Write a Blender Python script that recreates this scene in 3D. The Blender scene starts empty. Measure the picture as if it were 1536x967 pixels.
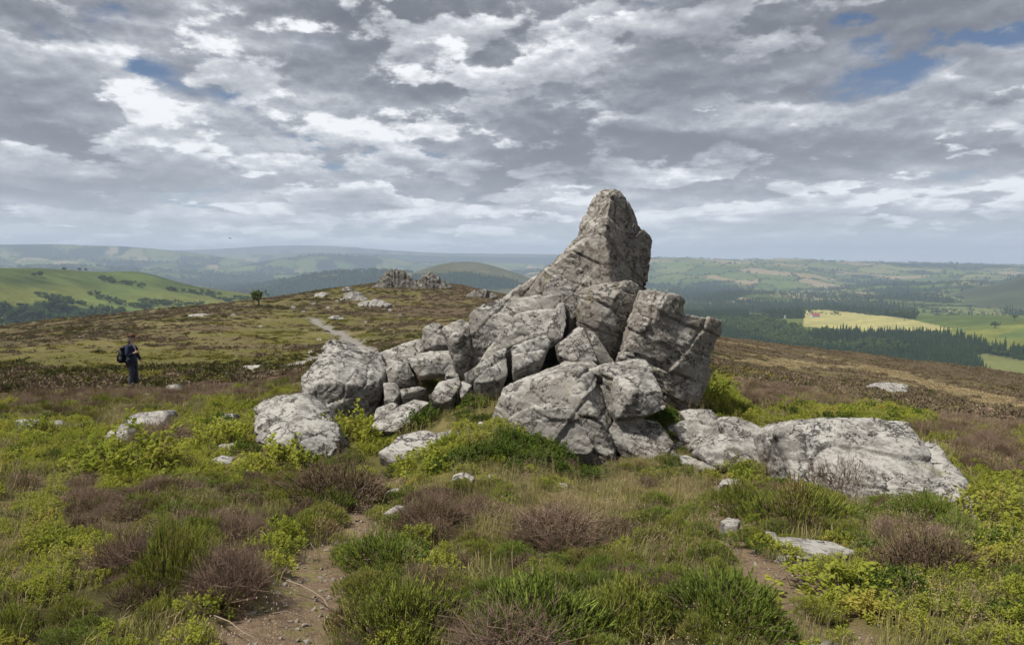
import bpy, bmesh, math, random
import numpy as np
from mathutils import Vector, Matrix
random.seed(7); RNG = np.random.default_rng(11)
sc = bpy.context.scene
COL = sc.collection
rad = math.radians
# ------------------------------------------------------------------ camera, light, sky
EYE = 1.7
F = 1038.0                                   # focal length in photograph pixels (1536 wide)
PITCH = rad(5.04)
cam_d = bpy.data.cameras.new('camera'); cam = bpy.data.objects.new('camera', cam_d); COL.objects.link(cam)
cam.location = (0, 0, EYE); cam.rotation_euler = (math.pi/2 - PITCH, 0, 0)
cam_d.sensor_width = 36; cam_d.lens = 36*F/1536; cam_d.clip_start = 0.1; cam_d.clip_end = 200000
sc.camera = cam
SUN_EL, SUN_AZ = rad(60), rad(-118)           # azimuth from +Y towards +X
sl = bpy.data.lights.new('sun', 'SUN'); sun = bpy.data.objects.new('sun', sl); COL.objects.link(sun)
sl.energy = 4.0; sl.angle = rad(5.0); sl.color = (1.0, 0.955, 0.88)
sdir = Vector((math.sin(SUN_AZ)*math.cos(SUN_EL), math.cos(SUN_AZ)*math.cos(SUN_EL), math.sin(SUN_EL)))
sun.rotation_euler = sdir.to_track_quat('Z', 'Y').to_euler(); sun.location = (-40, 40, 80)
vs = sc.view_settings
vs.view_transform = 'Standard'; vs.look = 'None'; vs.gamma = 1; vs.use_curve_mapping = False; vs.exposure = 0.72
sc.render.engine = 'CYCLES'
cy = sc.cycles
cy.use_denoising = True; cy.max_bounces = 6; cy.diffuse_bounces = 3; cy.glossy_bounces = 2
cy.transmission_bounces = 3; cy.volume_bounces = 0; cy.transparent_max_bounces = 8
cy.use_adaptive_sampling = True; cy.adaptive_threshold = 0.02

def ray(px, py):
    """world direction of a photograph pixel with unit forward (Y) component"""
    cx, cz = (px-768)/F, (483.5-py)/F
    c, s = math.cos(PITCH), math.sin(PITCH)
    y = c + cz*s; z = cz*c - s
    return cx/y, 1.0, z/y
def P(px, py, d):
    a, _, b = ray(px, py)
    return (a*d, d, EYE + b*d)
def proj(x, y, z):
    """world -> photograph pixel (numpy)"""
    c, s = math.cos(PITCH), math.sin(PITCH)
    zz = z-EYE; fw = y*c - zz*s; up = y*s + zz*c
    fw = np.maximum(fw, 1e-3)
    return 768 + F*x/fw, 483.5 - F*up/fw

# ---- node helpers
class NT:
    def __init__(s, tree): s.t = tree; s.n = tree.nodes; s.l = tree.links
    def put(s, sock, v):
        if isinstance(v, bpy.types.NodeSocket): s.l.new(v, sock)
        elif v is not None:
            if isinstance(v, (tuple, list)) and hasattr(sock.default_value, '__len__') and len(sock.default_value) == 4 and len(v) == 3: v = (*v, 1)
            sock.default_value = v
    def node(s, typ, ins=None, **attr):
        nd = s.n.new(typ)
        for k, v in attr.items(): setattr(nd, k, v)
        for k, v in (ins or {}).items(): s.put(nd.inputs[k], v)
        return nd
    def m(s, op, a, b=None, c=None, clamp=False):
        nd = s.n.new('ShaderNodeMath'); nd.operation = op; nd.use_clamp = clamp
        for i, v in enumerate((a, b, c)):
            if v is not None: s.put(nd.inputs[i], v)
        return nd.outputs[0]
    def v(s, op, a, b=None):
        nd = s.n.new('ShaderNodeVectorMath'); nd.operation = op
        s.put(nd.inputs[0], a)
        if b is not None: s.put(nd.inputs[1], b)
        return nd.outputs['Value'] if op in ('DOT_PRODUCT', 'LENGTH') else nd.outputs['Vector']
    def noise(s, vec, scale, detail=4, rough=.55, dist=0.0):
        return s.node('ShaderNodeTexNoise', {'Vector': vec, 'Scale': scale, 'Detail': detail, 'Roughness': rough, 'Distortion': dist}).outputs['Fac']
    def mix(s, f, a, b, blend='MIX'):
        nd = s.n.new('ShaderNodeMix'); nd.data_type = 'RGBA'; nd.blend_type = blend
        s.put(nd.inputs['Factor'], f); s.put(nd.inputs[6], a); s.put(nd.inputs[7], b)
        return nd.outputs[2]
    def ss(s, x, lo, hi):
        nd = s.n.new('ShaderNodeMapRange'); nd.interpolation_type = 'SMOOTHSTEP'
        s.put(nd.inputs[0], x); nd.inputs[1].default_value = lo; nd.inputs[2].default_value = hi
        return nd.outputs[0]
    def ramp(s, x, stops):
        nd = s.n.new('ShaderNodeValToRGB'); cr = nd.color_ramp
        while len(cr.elements) < len(stops): cr.elements.new(.5)
        for e, (p, c) in zip(cr.elements, stops): e.position = p; e.color = (*c, 1)
        s.put(nd.inputs[0], x)
        return nd.outputs[0]

world = bpy.data.worlds.new('World'); sc.world = world; world.use_nodes = True
def build_sky():
    w = NT(world.node_tree); w.n.clear()
    d = w.node('ShaderNodeTexCoord').outputs['Generated']
    xyz = w.node('ShaderNodeSeparateXYZ', {0: d}); X, Y, Z = xyz.outputs
    sky = w.node('ShaderNodeTexSky', sky_type='NISHITA', sun_disc=False, sun_elevation=SUN_EL, sun_rotation=SUN_AZ % (2*math.pi), altitude=400, air_density=1.0, dust_density=.6, ozone_density=2.0).outputs[0]
    zc = w.m('MAXIMUM', Z, 0.0)
    yy = w.m('MAXIMUM', Y, .05)
    ab = w.node('ShaderNodeCombineXYZ', {0: w.m('DIVIDE', X, yy), 1: w.m('DIVIDE', Z, yy)}).outputs[0]
    def blobs(lst):
        tot = None
        for px, py, rx, ry, wt in lst:
            a, _, b = ray(px, py)
            q = w.v('MULTIPLY', w.v('SUBTRACT', ab, (a, b, 0)), (F/rx, F/ry, 0))
            g = w.m('MULTIPLY', w.m('EXPONENT', w.m('MULTIPLY', w.v('DOT_PRODUCT', q, q), -1.0)), wt)
            tot = g if tot is None else w.m('ADD', tot, g)
        return tot
    K = .10
    cov = blobs(SKY_COVER); shd = blobs(SKY_SHADE)
    pv = w.v('MULTIPLY', d, (10, 10, 21))
    puff = w.m('SUBTRACT', w.noise(pv, 1.0, 8, .60), .5)
    pufu = w.m('SUBTRACT', w.noise(w.v('ADD', pv, (0, 0, .22)), 1.0, 6, .60), .5)
    zk = w.m('ADD', zc, K)
    def sheet(sx, sy, seed, up, detail):
        """noise on a level sheet overhead seen in perspective; up = looked at a little higher in the sky"""
        zz = w.m('MULTIPLY', zk, 1+up)
        q = w.node('ShaderNodeCombineXYZ', {0: w.m('MULTIPLY', w.m('DIVIDE', X, zz), sx), 1: w.m('MULTIPLY', w.m('DIVIDE', Y, zz), sy), 2: seed}).outputs[0]
        return w.noise(q, 1.0, detail, .55)
    big = w.m('SUBTRACT', sheet(.42, .36, 31.0, 0, 2), .5)
    relief = w.m('ADD', w.m('ADD', w.m('MULTIPLY', puff, 1.1), w.m('MULTIPLY', big, 1.6)), w.m('MULTIPLY', w.m('SUBTRACT', puff, pufu), 2.2))
    def layer(sx, sy, seed, thr, soft, pk, a1, a2, a0):
        """one bank of clouds: cut out of the sheet, darker the more cloud lies above a point"""
        n = w.m('ADD', w.m('ADD', sheet(sx, sy, seed, 0, 7), w.m('MULTIPLY', puff, pk)), cov)
        u1 = w.m('ADD', sheet(sx, sy, seed, .085, 5), w.m('MULTIPLY', puff, pk*.5)); u2 = sheet(sx, sy, seed, .22, 3)
        od = w.m('ADD', w.m('MULTIPLY', w.m('MAXIMUM', w.m('SUBTRACT', u1, thr-.03), 0.0), a1), w.m('MULTIPLY', w.m('MAXIMUM', w.m('SUBTRACT', u2, thr-.05), 0.0), a2))
        od = w.m('ADD', od, w.m('MULTIPLY', w.m('MAXIMUM', w.m('SUBTRACT', n, thr), 0.0), a0))
        od = w.m('MAXIMUM', w.m('SUBTRACT', w.m('ADD', od, .06), w.m('ADD', relief, w.m('MULTIPLY', shd, 2.6))), 0.0)
        lum = w.m('EXPONENT', w.m('MULTIPLY', od, -1.0))
        return w.ss(n, thr, thr+soft), w.ramp(lum, SKY_RAMP)
    col = w.v('MULTIPLY', sky, SKY_BLUE)
    for L_ in SKY_LAYERS:
        al, c_ = layer(*L_); col = w.mix(al, col, c_)
    hz = w.m('MULTIPLY', w.m('EXPONENT', w.m('MULTIPLY', zc, -1/.058)), .9)
    col = w.mix(hz, col, SKY_HORIZON)
    below = w.ss(Z, -.02, .0)
    col = w.mix(below, (.05/SKY_STR, .06/SKY_STR, .035/SKY_STR), col)
    bg = w.node('ShaderNodeBackground', {'Color': col, 'Strength': SKY_STR})
    w.l.new(bg.outputs[0], w.node('ShaderNodeOutputWorld').inputs[0])
SKY_STR = .1
g_ = lambda r, g, b: (.92*r/SKY_STR, .92*g/SKY_STR, .92*b/SKY_STR)   # radiance of the cloud shades
SKY_RAMP = [(0.0, g_(.085, .092, .112)), (.25, g_(.13, .138, .16)), (.5, g_(.26, .272, .302)), (.75, g_(.43, .442, .468)), (1.0, g_(.67, .68, .695))]
SKY_BLUE = (.30, .34, .40)
SKY_LAYERS = [(1.0, .80, 1.3, .315, .11, .25, 1.9, 1.6, .4), (1.0, .85, 7.7, .455, .07, .42, 3.2, 2.2, .4), (.72, .72, 14.1, .50, .055, .5, 3.3, 2.4, .6), (1.1, 1.0, 21.5, .54, .05, .5, 3.8, 2.2, .6)]
SKY_HORIZON = g_(.66, .705, .735)
SKY_COVER = [(205, 100, 42, 16, -.05), (450, 66, 90, 18, -0.136), (650, 12, 90, 25, -0.136), (690, 225, 90, 20, -0.124), (545, 205, 60, 15, -0.074), (1430, 262, 60, 16, -0.124), (1425, 122, 30, 14, -0.065), (1500, 50, 60, 25, -0.078), (1230, 28, 90, 14, -0.078), (740, 90, 40, 16, -0.074), (1000, 5, 60, 12, -0.093)]
SKY_SHADE = [(60, 215, 140, 35, -.20), (320, 105, 180, 35, -.13), (90, 60, 150, 50, -.08), (1050, 235, 170, 32, -.24), (830, 235, 70, 45, -.22), (890, 45, 60, 22, -.12), (1330, 150, 90, 50, -.16), (1230, 250, 150, 40, -.14), (150, 280, 190, 25, -.16), (340, 185, 60, 18, -.15), (480, 25, 160, 22, -.12), (940, 200, 30, 30, -.2), (1500, 190, 70, 50, -.1),
             (400, 150, 60, 25, .14), (640, 270, 110, 25, .12), (230, 85, 120, 20, .08), (900, 120, 120, 60, .06), (1100, 190, 70, 14, .14), (860, 290, 90, 20, .12), (1450, 290, 100, 20, .12)]
build_sky()

# ------------------------------------------------------------------ numpy noise
def _h(ix, iy, iz, seed):
    n = (ix.astype(np.int64)*73856093) ^ (iy.astype(np.int64)*19349663) ^ (iz.astype(np.int64)*83492791) ^ (seed*2654435761)
    n = (n ^ (n >> 13))*1274126177 & 0xffffffff
    n = (n ^ (n >> 16))*2246822519 & 0xffffffff
    return ((n ^ (n >> 15)) & 0xffffff)/float(0xffffff)
def vnoise(p, seed=0):
    """value noise -1..1 on (N,3)"""
    i = np.floor(p); f = p-i; f = f*f*f*(f*(f*6-15)+10); i = i.astype(np.int64)
    r = 0
    for dx in (0, 1):
        wx = f[:, 0] if dx else 1-f[:, 0]
        for dy in (0, 1):
            wy = f[:, 1] if dy else 1-f[:, 1]
            for dz in (0, 1):
                wz = f[:, 2] if dz else 1-f[:, 2]
                r = r + wx*wy*wz*_h(i[:, 0]+dx, i[:, 1]+dy, i[:, 2]+dz, seed)
    return r*2-1
def fbm(p, octv=4, seed=0, gain=.5):
    a, s, t = 1.0, 0, 0
    for o in range(octv):
        s = s + a*vnoise(p*(2.03**o)+o*17.3, seed+o); t += a; a *= gain
    return s/t*1.35
def p3(x, y, s=1.0, z=0.0): return np.stack([x*s, y*s, np.zeros_like(x)+z], -1)
def worley(p, seed=0, dim=3):
    """F1, F2, cell hash"""
    i = np.floor(p).astype(np.int64)
    f1 = np.full(len(p), 9.); f2 = f1.copy(); hid = np.zeros(len(p))
    for dx in (-1, 0, 1):
        for dy in (-1, 0, 1):
            for dz in ((-1, 0, 1) if dim == 3 else (0,)):
                c = i + np.array([dx, dy, dz])
                q = c + np.stack([_h(c[:, 0], c[:, 1], c[:, 2], seed+k) for k in (1, 2, 3)], -1)
                df = p-q
                if dim == 2: df = df[:, :2]
                dd = np.sqrt((df**2).sum(1))
                new = dd < f1
                f2 = np.where(new, f1, np.minimum(f2, dd))
                hid = np.where(new, _h(c[:, 0], c[:, 1], c[:, 2], seed+9), hid)
                f1 = np.minimum(f1, dd)
    return f1, f2, hid
def sstep(x, a, b):
    t = np.clip((x-a)/(b-a), 0, 1); return t*t*(3-2*t)

# ------------------------------------------------------------------ mesh helpers
def mesh_np(name, V, Fc, smooth=True, attrs=None, mats=(), matidx=None):
    """V (n,3); Fc (m,3) or (m,4) or list of arrays"""
    me = bpy.data.meshes.new(name)
    Fl = Fc if isinstance(Fc, list) else [Fc]
    Fl = [np.asarray(f, dtype=np.int32) for f in Fl if len(f)]
    V = np.asarray(V, dtype=np.float32)
    loops = np.concatenate([f.ravel() for f in Fl]); tot = np.concatenate([np.full(len(f), f.shape[1], np.int32) for f in Fl])
    start = np.concatenate([[0], np.cumsum(tot)[:-1]]).astype(np.int32)
    me.vertices.add(len(V)); me.vertices.foreach_set('co', V.ravel())
    me.loops.add(len(loops)); me.loops.foreach_set('vertex_index', loops)
    me.polygons.add(len(tot)); me.polygons.foreach_set('loop_start', start)
    me.polygons.foreach_set('use_smooth', np.full(len(tot), smooth))
    if matidx is not None: me.polygons.foreach_set('material_index', np.asarray(matidx, np.int32))
    for k, a in (attrs or {}).items():
        a = np.asarray(a, np.float32)
        if a.ndim == 1: at = me.attributes.new(k, 'FLOAT', 'POINT'); at.data.foreach_set('value', a)
        elif a.shape[1] == 4: at = me.attributes.new(k, 'FLOAT_COLOR', 'POINT'); at.data.foreach_set('color', a.ravel())
        else: at = me.attributes.new(k, 'FLOAT_VECTOR', 'POINT'); at.data.foreach_set('vector', a.ravel())
    me.update(); me.validate()
    for m in mats: me.materials.append(m)
    return me
def tag(o, label=None, cat=None, group=None, kind=None):
    for k, v in (('label', label), ('category', cat), ('group', group), ('kind', kind)):
        if v: o[k] = v
    return o
def link(name, data, parent=None, loc=None):
    o = bpy.data.objects.new(name, data); COL.objects.link(o)
    if parent: o.parent = parent
    if loc is not None: o.location = loc
    return o
def grid_faces(nr, nc):
    a = np.arange(nr*nc).reshape(nr, nc)
    return np.stack([a[:-1, :-1], a[:-1, 1:], a[1:, 1:], a[1:, :-1]], -1).reshape(-1, 4)

# ------------------------------------------------------------------ the moor: heights from surveyed points
CTRL = [  # photograph pixel and ground distance; height follows
 (0, 967, 3.0), (768, 967, 3.0), (1536, 967, 3.0), (380, 967, 3.0), (1150, 967, 3.0),
 (100, 800, 5.4), (450, 800, 5.5), (768, 800, 5.3), (1120, 800, 5.2), (1480, 800, 5.6),
 (0, 700, 8.6), (250, 700, 8.8), (450, 700, 8.7), (600, 710, 8.5), (880, 704, 8.9), (1050, 715, 8.3), (1250, 735, 7.6), (1470, 785, 6.0), (1536, 720, 8.0),
 (0, 640, 12.5), (250, 645, 12.0), (480, 630, 11.2), (640, 640, 10.2), (700, 600, 10.9), (860, 560, 11.2), (1000, 612, 11.0), (1070, 625, 11.6), (1160, 640, 11.5), (1340, 632, 13.5), (1450, 660, 12.5),
 (200, 583, 22.5), (0, 560, 31), (400, 570, 24), (1080, 575, 22), (1300, 600, 27), (1340, 590, 38), (1536, 640, 20), (1200, 560, 60), (1536, 590, 65),
 (500, 540, 40), (540, 520, 55), (490, 490, 90), (560, 470, 120), (480, 478, 105), (660, 470, 130), (300, 500, 75), (0, 515, 70),
 (560, 434, 240), (620, 432, 250), (690, 434, 245), (480, 440, 215), (400, 449, 185), (300, 460, 165), (200, 471, 148), (100, 481, 138), (0, 491, 130), (760, 446, 220), (850, 460, 190),
 (1075, 509, 150), (1180, 522, 146), (1300, 537, 140), (1420, 551, 136), (1536, 566, 132), (960, 490, 165)]
cx_, cz_ = [], []
for px, py, d in CTRL:
    x, y, z = P(px, py, d); cx_.append((x, y)); cz_.append(z)
for r in (.4, 1.2):
    for a in range(-180, 180, 60):
        cx_.append((r*math.sin(rad(a)), r*math.cos(rad(a)))); cz_.append(0.0)
for r, z in ((5, -.1), (15, -.8), (60, -4), (250, -30), (600, -120)):
    for a in (-165, -120, -85, 85, 120, 165):
        cx_.append((r*math.sin(rad(a)), r*math.cos(rad(a)))); cz_.append(z - (r*.04 if a > 0 and a < 130 else 0))
for a, z4, z9 in ((-60, -60, -170), (-36, -55, -170), (-20, -45, -170), (-8, -38, -170), (3, -45, -170), (14, -60, -170), (24, -72, -170), (37, -85, -175), (60, -90, -175)):
    for r, z in ((330, z4), (600, z9)):
        cx_.append((r*math.sin(rad(a)), r*math.cos(rad(a)))); cz_.append(z)
_cp = np.array(cx_); _cr = np.hypot(_cp[:, 0], _cp[:, 1]); _ca = np.arctan2(_cp[:, 0], _cp[:, 1])
def _uv(x, y):
    r = np.hypot(x, y); a = np.arctan2(x, y)
    return np.stack([1.6*np.sin(a), 1.6*np.cos(a), .55*np.log(r+1.5)], -1), r
def _kern(A, B):
    return np.sqrt(((A[:, None]-B[None])**2).sum(-1) + .0004)
_cu, _ = _uv(_cp[:, 0], _cp[:, 1])
_g = (np.array(cz_))/(_cr+4.0)
_n = len(_g)
_A = np.zeros((_n+4, _n+4)); _A[:_n, :_n] = _kern(_cu, _cu) ; _A[:_n, _n] = 1; _A[:_n, _n+1:] = _cu; _A[_n, :_n] = 1; _A[_n+1:, :_n] = _cu.T
_W = np.linalg.lstsq(_A, np.concatenate([_g, np.zeros(4)]), rcond=None)[0]
def ground_z(x, y, rough=True):
    x = np.asarray(x, float).ravel(); y = np.asarray(y, float).ravel()
    out = np.empty(len(x))
    for i in range(0, len(x), 60000):
        u, r = _uv(x[i:i+60000], y[i:i+60000])
        g = _kern(u, _cu)@_W[:_n] + _W[_n] + u@_W[_n+1:]
        out[i:i+60000] = g*(r+4)
    if rough:
        r = np.hypot(x, y)
        out = out + .05*fbm(p3(x, y, 1.1), 3, 3)*sstep(r, 1, 5) + .16*fbm(p3(x, y, .33), 3, 5)*sstep(r, 9, 26) + (.22*fbm(p3(x, y, .055), 3, 8) - .2)*sstep(r, 50, 140)*(1-sstep(r, 300, 420))
    return out
_D = np.geomspace(1.5, 520, 2600)
def hit(px, py, rough=True):
    """where the ray of a photograph pixel meets the moor"""
    a, _, b = ray(px, py)
    g = ground_z(a*_D, _D, rough); z = EYE + b*_D
    k = np.nonzero(z < g)[0]
    i = k[0] if len(k) else len(_D)-1
    return np.array([a*_D[i], _D[i], g[i]])
# ------------------------------------------------------------------ materials
def mat(name):
    m = bpy.data.materials.new(name); m.use_nodes = True
    t = NT(m.node_tree); t.n.clear()
    out = t.node('ShaderNodeOutputMaterial')
    return m, t, out
def simple(name, col, rough=.8, spec=.2, var=.0, scale=8, bump=0):
    m, t, out = mat(name)
    pos = t.node('ShaderNodeNewGeometry').outputs['Position']
    c = col
    if var:
        n = t.noise(pos, scale, 5)
        c = t.mix(n, tuple(v*(1-var) for v in col), tuple(v*(1+var) for v in col))
    b = t.node('ShaderNodeBsdfPrincipled', {'Base Color': c, 'Roughness': rough, 'Specular IOR Level': spec})
    if bump: t.l.new(t.node('ShaderNodeBump', {'Strength': .6, 'Distance': bump, 'Height': t.noise(pos, scale*3, 6)}).outputs[0], b.inputs['Normal'])
    t.l.new(b.outputs[0], out.inputs[0]); return m
def rock_mat(name, c1, c2, lichen=.5, stain=.4, lscale=5.0):
    m, t, out = mat(name)
    geo = t.node('ShaderNodeNewGeometry'); pos = geo.outputs['Position']
    ob = t.node('ShaderNodeObjectInfo').outputs['Random']
    p = t.v('ADD', pos, t.node('ShaderNodeCombineXYZ', {0: t.m('MULTIPLY', ob, 31), 1: t.m('MULTIPLY', ob, 17), 2: 0.0}).outputs[0])
    big = t.noise(p, 1.1, 5, .6); mid = t.noise(p, 4.2, 8, .68, .6); fine = t.noise(p, 26, 6, .7); mic = t.noise(p, 90, 3, .6)
    c = t.mix(t.ss(big, .38, .62), c1, c2)
    c = t.mix(t.m('MULTIPLY', t.ss(mid, .50, .66), .45), c, tuple(v*.66 for v in c1))
    # rain streaks and iron stain running down the faces
    st = t.noise(t.v('MULTIPLY', p, (3.5, 3.5, .7)), 1.0, 6, .6, .3)
    c = t.mix(t.m('MULTIPLY', t.ss(st, .53, .70), stain), c, (.12, .085, .055))
    # pale crustose lichen, thicker on upward faces
    nz = t.node('ShaderNodeSeparateXYZ', {0: geo.outputs['Normal']}).outputs[2]
    bed = t.v('ADD', t.v('MULTIPLY', p, (1.0, 1.0, 1.9)), t.v('MULTIPLY', t.node('ShaderNodeCombineXYZ', {0: 0.0, 1: 0.0, 2: t.node('ShaderNodeSeparateXYZ', {0: p}).outputs[0]}).outputs[0], (0, 0, .6)))
    li = t.noise(bed, lscale, 10, .74, .15)
    li2 = t.m('ADD', t.m('ADD', t.m('MULTIPLY', li, .7), t.m('MULTIPLY', t.noise(p, 1.9, 3), .3)), t.m('MULTIPLY', nz, .06))
    lm = t.m('MULTIPLY', t.ss(li2, .53-.06*lichen, .66-.06*lichen), t.m('ADD', .30, t.m('MULTIPLY', fine, .9)))
    c = t.mix(t.m('MINIMUM', lm, .85), c, (.40, .385, .35))
    gl = t.noise(t.v('ADD', p, (9, 4, 2)), 2.3, 7, .65, .5)
    c = t.mix(t.m('MULTIPLY', t.ss(gl, .58, .70), .45), c, (.20, .19, .085))
    bl = t.noise(t.v('ADD', p, (3, 8, 5)), 13, 6, .7, .5)
    c = t.mix(t.m('MULTIPLY', t.ss(bl, .57, .68), .55), c, (.075, .068, .06))
    c = t.mix(t.m('MULTIPLY', t.ss(fine, .52, .70), .35), c, (.08, .07, .06))
    c = t.mix(t.m('MULTIPLY', t.m('SUBTRACT', mic, .5), 1.2), c, (.42, .40, .37))
    warp = t.v('SCALE', t.v('SUBTRACT', t.node('ShaderNodeTexNoise', {'Vector': p, 'Scale': 2.6, 'Detail': 6, 'Roughness': .65}).outputs['Color'], (.5, .5, .5)))
    warp.node.inputs['Scale'].default_value = .55
    # fissures: long irregular lines running with the bedding and across it
    def fissure(stretch, sc, wd, off):
        f_ = t.noise(t.v('ADD', t.v('MULTIPLY', t.v('ADD', p, warp), stretch), (off, off*.7, off*.3)), sc, 5, .5)
        return t.ss(t.m('ABSOLUTE', t.m('SUBTRACT', f_, .5)), wd*.2, wd)
    sometimes = lambda v, sc, lo: t.m('SUBTRACT', 1.0, t.ss(t.noise(p, sc, 4), lo, lo+.10))
    ck = t.m('MINIMUM', t.m('ADD', fissure((1, 1, 2.6), .85, .010, 3), sometimes(p, 1.5, .42)), t.m('ADD', fissure((2.0, 2.0, .9), 1.1, .012, 8), sometimes(p, 1.9, .46)))
    ck = t.m('MINIMUM', t.m('MINIMUM', ck, t.m('ADD', fissure((1, 1, 3.2), 3.2, .022, 5), sometimes(p, 2.7, .46))), 1.0)
    c = t.mix(t.m('MULTIPLY', t.m('SUBTRACT', 1.0, ck), .85), c, (.035, .030, .025))
    h = t.m('ADD', t.m('ADD', t.m('MULTIPLY', mid, .15), t.m('MULTIPLY', fine, .34)), t.m('ADD', t.m('MULTIPLY', mic, .08), t.m('MULTIPLY', ck, .30)))
    bmp = t.node('ShaderNodeBump', {'Strength': 1.0, 'Distance': .06, 'Height': h})
    b = t.node('ShaderNodeBsdfPrincipled', {'Base Color': c, 'Roughness': .92, 'Specular IOR Level': .15, 'Normal': bmp.outputs[0]})
    t.l.new(b.outputs[0], out.inputs[0]); return m
for nd_fix in (): pass
ROCK_GREY = rock_mat('quartzite_grey', (.155, .143, .128), (.222, .207, .187), .60, .34)
ROCK_PALE = rock_mat('quartzite_lichen', (.135, .126, .115), (.192, .181, .166), 1.0, .32, 6.0)
ROCK_BROWN = rock_mat('quartzite_weathered', (.165, .147, .126), (.232, .21, .183), .45, .34)

def leaf_mat(name, dark, light, tip=None, patch=.9, trans=.25):
    m, t, out = mat(name)
    pos = t.node('ShaderNodeNewGeometry').outputs['Position']
    tint = t.node('ShaderNodeAttribute', attribute_name='tint').outputs['Fac']
    rnd = t.node('ShaderNodeObjectInfo').outputs['Random']
    n = t.noise(pos, patch, 4, .6)
    f = t.m('ADD', t.m('MULTIPLY', tint, .5), t.m('ADD', t.m('MULTIPLY', rnd, .3), t.m('MULTIPLY', t.m('SUBTRACT', n, .4), 1.2)), clamp=True)
    c = t.mix(f, dark, light)
    if tip: c = t.mix(t.ss(t.noise(t.v('ADD', pos, (5, 5, 5)), 2.2, 4), .55, .7), c, tip)
    a = t.node('ShaderNodeBsdfDiffuse', {'Color': c}); b = t.node('ShaderNodeBsdfTranslucent', {'Color': c})
    s = t.node('ShaderNodeMixShader', {0: trans, 1: a.outputs[0], 2: b.outputs[0]})
    t.l.new(s.outputs[0], out.inputs[0]); return m
M_HEATH = leaf_mat('heather_green', (.12, .15, .03), (.31, .325, .065), (.28, .215, .095))
M_HEATHD = leaf_mat('heather_deep_green', (.085, .125, .026), (.24, .285, .058))
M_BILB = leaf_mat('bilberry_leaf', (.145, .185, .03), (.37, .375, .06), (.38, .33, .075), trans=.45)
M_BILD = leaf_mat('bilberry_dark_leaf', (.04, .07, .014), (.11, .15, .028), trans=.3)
M_DEAD = leaf_mat('heather_twigs', (.135, .092, .064), (.27, .195, .145), None, trans=.1)
M_BROWN = leaf_mat('heather_brown', (.125, .09, .056), (.245, .18, .115), (.15, .14, .05), trans=.15)
M_GRASS = leaf_mat('grass_green', (.14, .15, .04), (.28, .27, .085), (.34, .27, .13), trans=.3)
M_STRAW = leaf_mat('grass_straw', (.225, .172, .092), (.38, .305, .18), None, trans=.25)
M_FLOWER = leaf_mat('grass_flower', (.34, .24, .16), (.50, .38, .28), None, trans=.25)
M_FARG = leaf_mat('far_bilberry_leaf', (.10, .10, .026), (.23, .205, .05), (.18, .135, .065), patch=.12, trans=.2)
M_FARB = leaf_mat('far_heather_brown', (.098, .076, .048), (.20, .158, .10), (.17, .15, .06), patch=.1, trans=.1)
M_FARH = leaf_mat('far_heather_green', (.055, .058, .024), (.135, .125, .046), (.12, .09, .05), patch=.15, trans=.1)
M_STEM = leaf_mat('woody_stem', (.06, .042, .028), (.14, .105, .075), None, trans=0)
M_DRY = leaf_mat('dry_stick', (.15, .115, .085), (.27, .22, .17), None, trans=0)

# ------------------------------------------------------------------ vegetation classes, paths (shared by ground colour and planting)
def polyline(pts):
    return np.array([hit(px, py, False)[:2] for px, py in pts])
PATHS = [(polyline([(585, 535), (545, 520), (520, 508), (500, 497), (486, 488), (470, 478)]), 1.1),
         (polyline([(575, 720), (560, 745), (530, 790), (500, 830), (470, 880), (440, 930), (415, 967)]), .31),
         (polyline([(1085, 745), (1105, 790), (1145, 840), (1185, 890), (1225, 940), (1240, 967)]), .30),
         (polyline([(960, 712), (1010, 700), (1060, 712), (1085, 745)]), .24),
         (polyline([(440, 555), (500, 522), (540, 530)]), .8),
         (polyline([(225, 575), (300, 572), (370, 562), (450, 545)]), .45)]
STRAWS = [(polyline([(1085, 512), (1200, 529), (1300, 549), (1400, 577), (1470, 597), (1536, 616)]), 2.6), (polyline([(1075, 540), (1200, 545), (1320, 556)]), 2.2)]
def dist_poly(x, y, pl):
    best = np.full(len(x), 1e9)
    for (ax, ay), (bx, by) in zip(pl[:-1], pl[1:]):
        dx, dy = bx-ax, by-ay; L = dx*dx+dy*dy+1e-9
        t = np.clip(((x-ax)*dx+(y-ay)*dy)/L, 0, 1)
        best = np.minimum(best, np.hypot(x-ax-t*dx, y-ay-t*dy))
    return best
def path_mask(x, y):
    w = np.zeros(len(x)); nz = .55*fbm(p3(x, y, 2.4), 4, 31)
    for pl, r in PATHS:
        w = np.maximum(w, 1-sstep(dist_poly(x, y, pl)/r + nz, .55, 1.2))
    return w
def straw_mask(x, y):
    w = np.zeros(len(x)); nz = .5*fbm(p3(x, y, .25), 3, 33)
    for pl, r in STRAWS:
        w = np.maximum(w, 1-sstep(dist_poly(x, y, pl)/r + nz, .4, 1.2))
    return w
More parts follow.
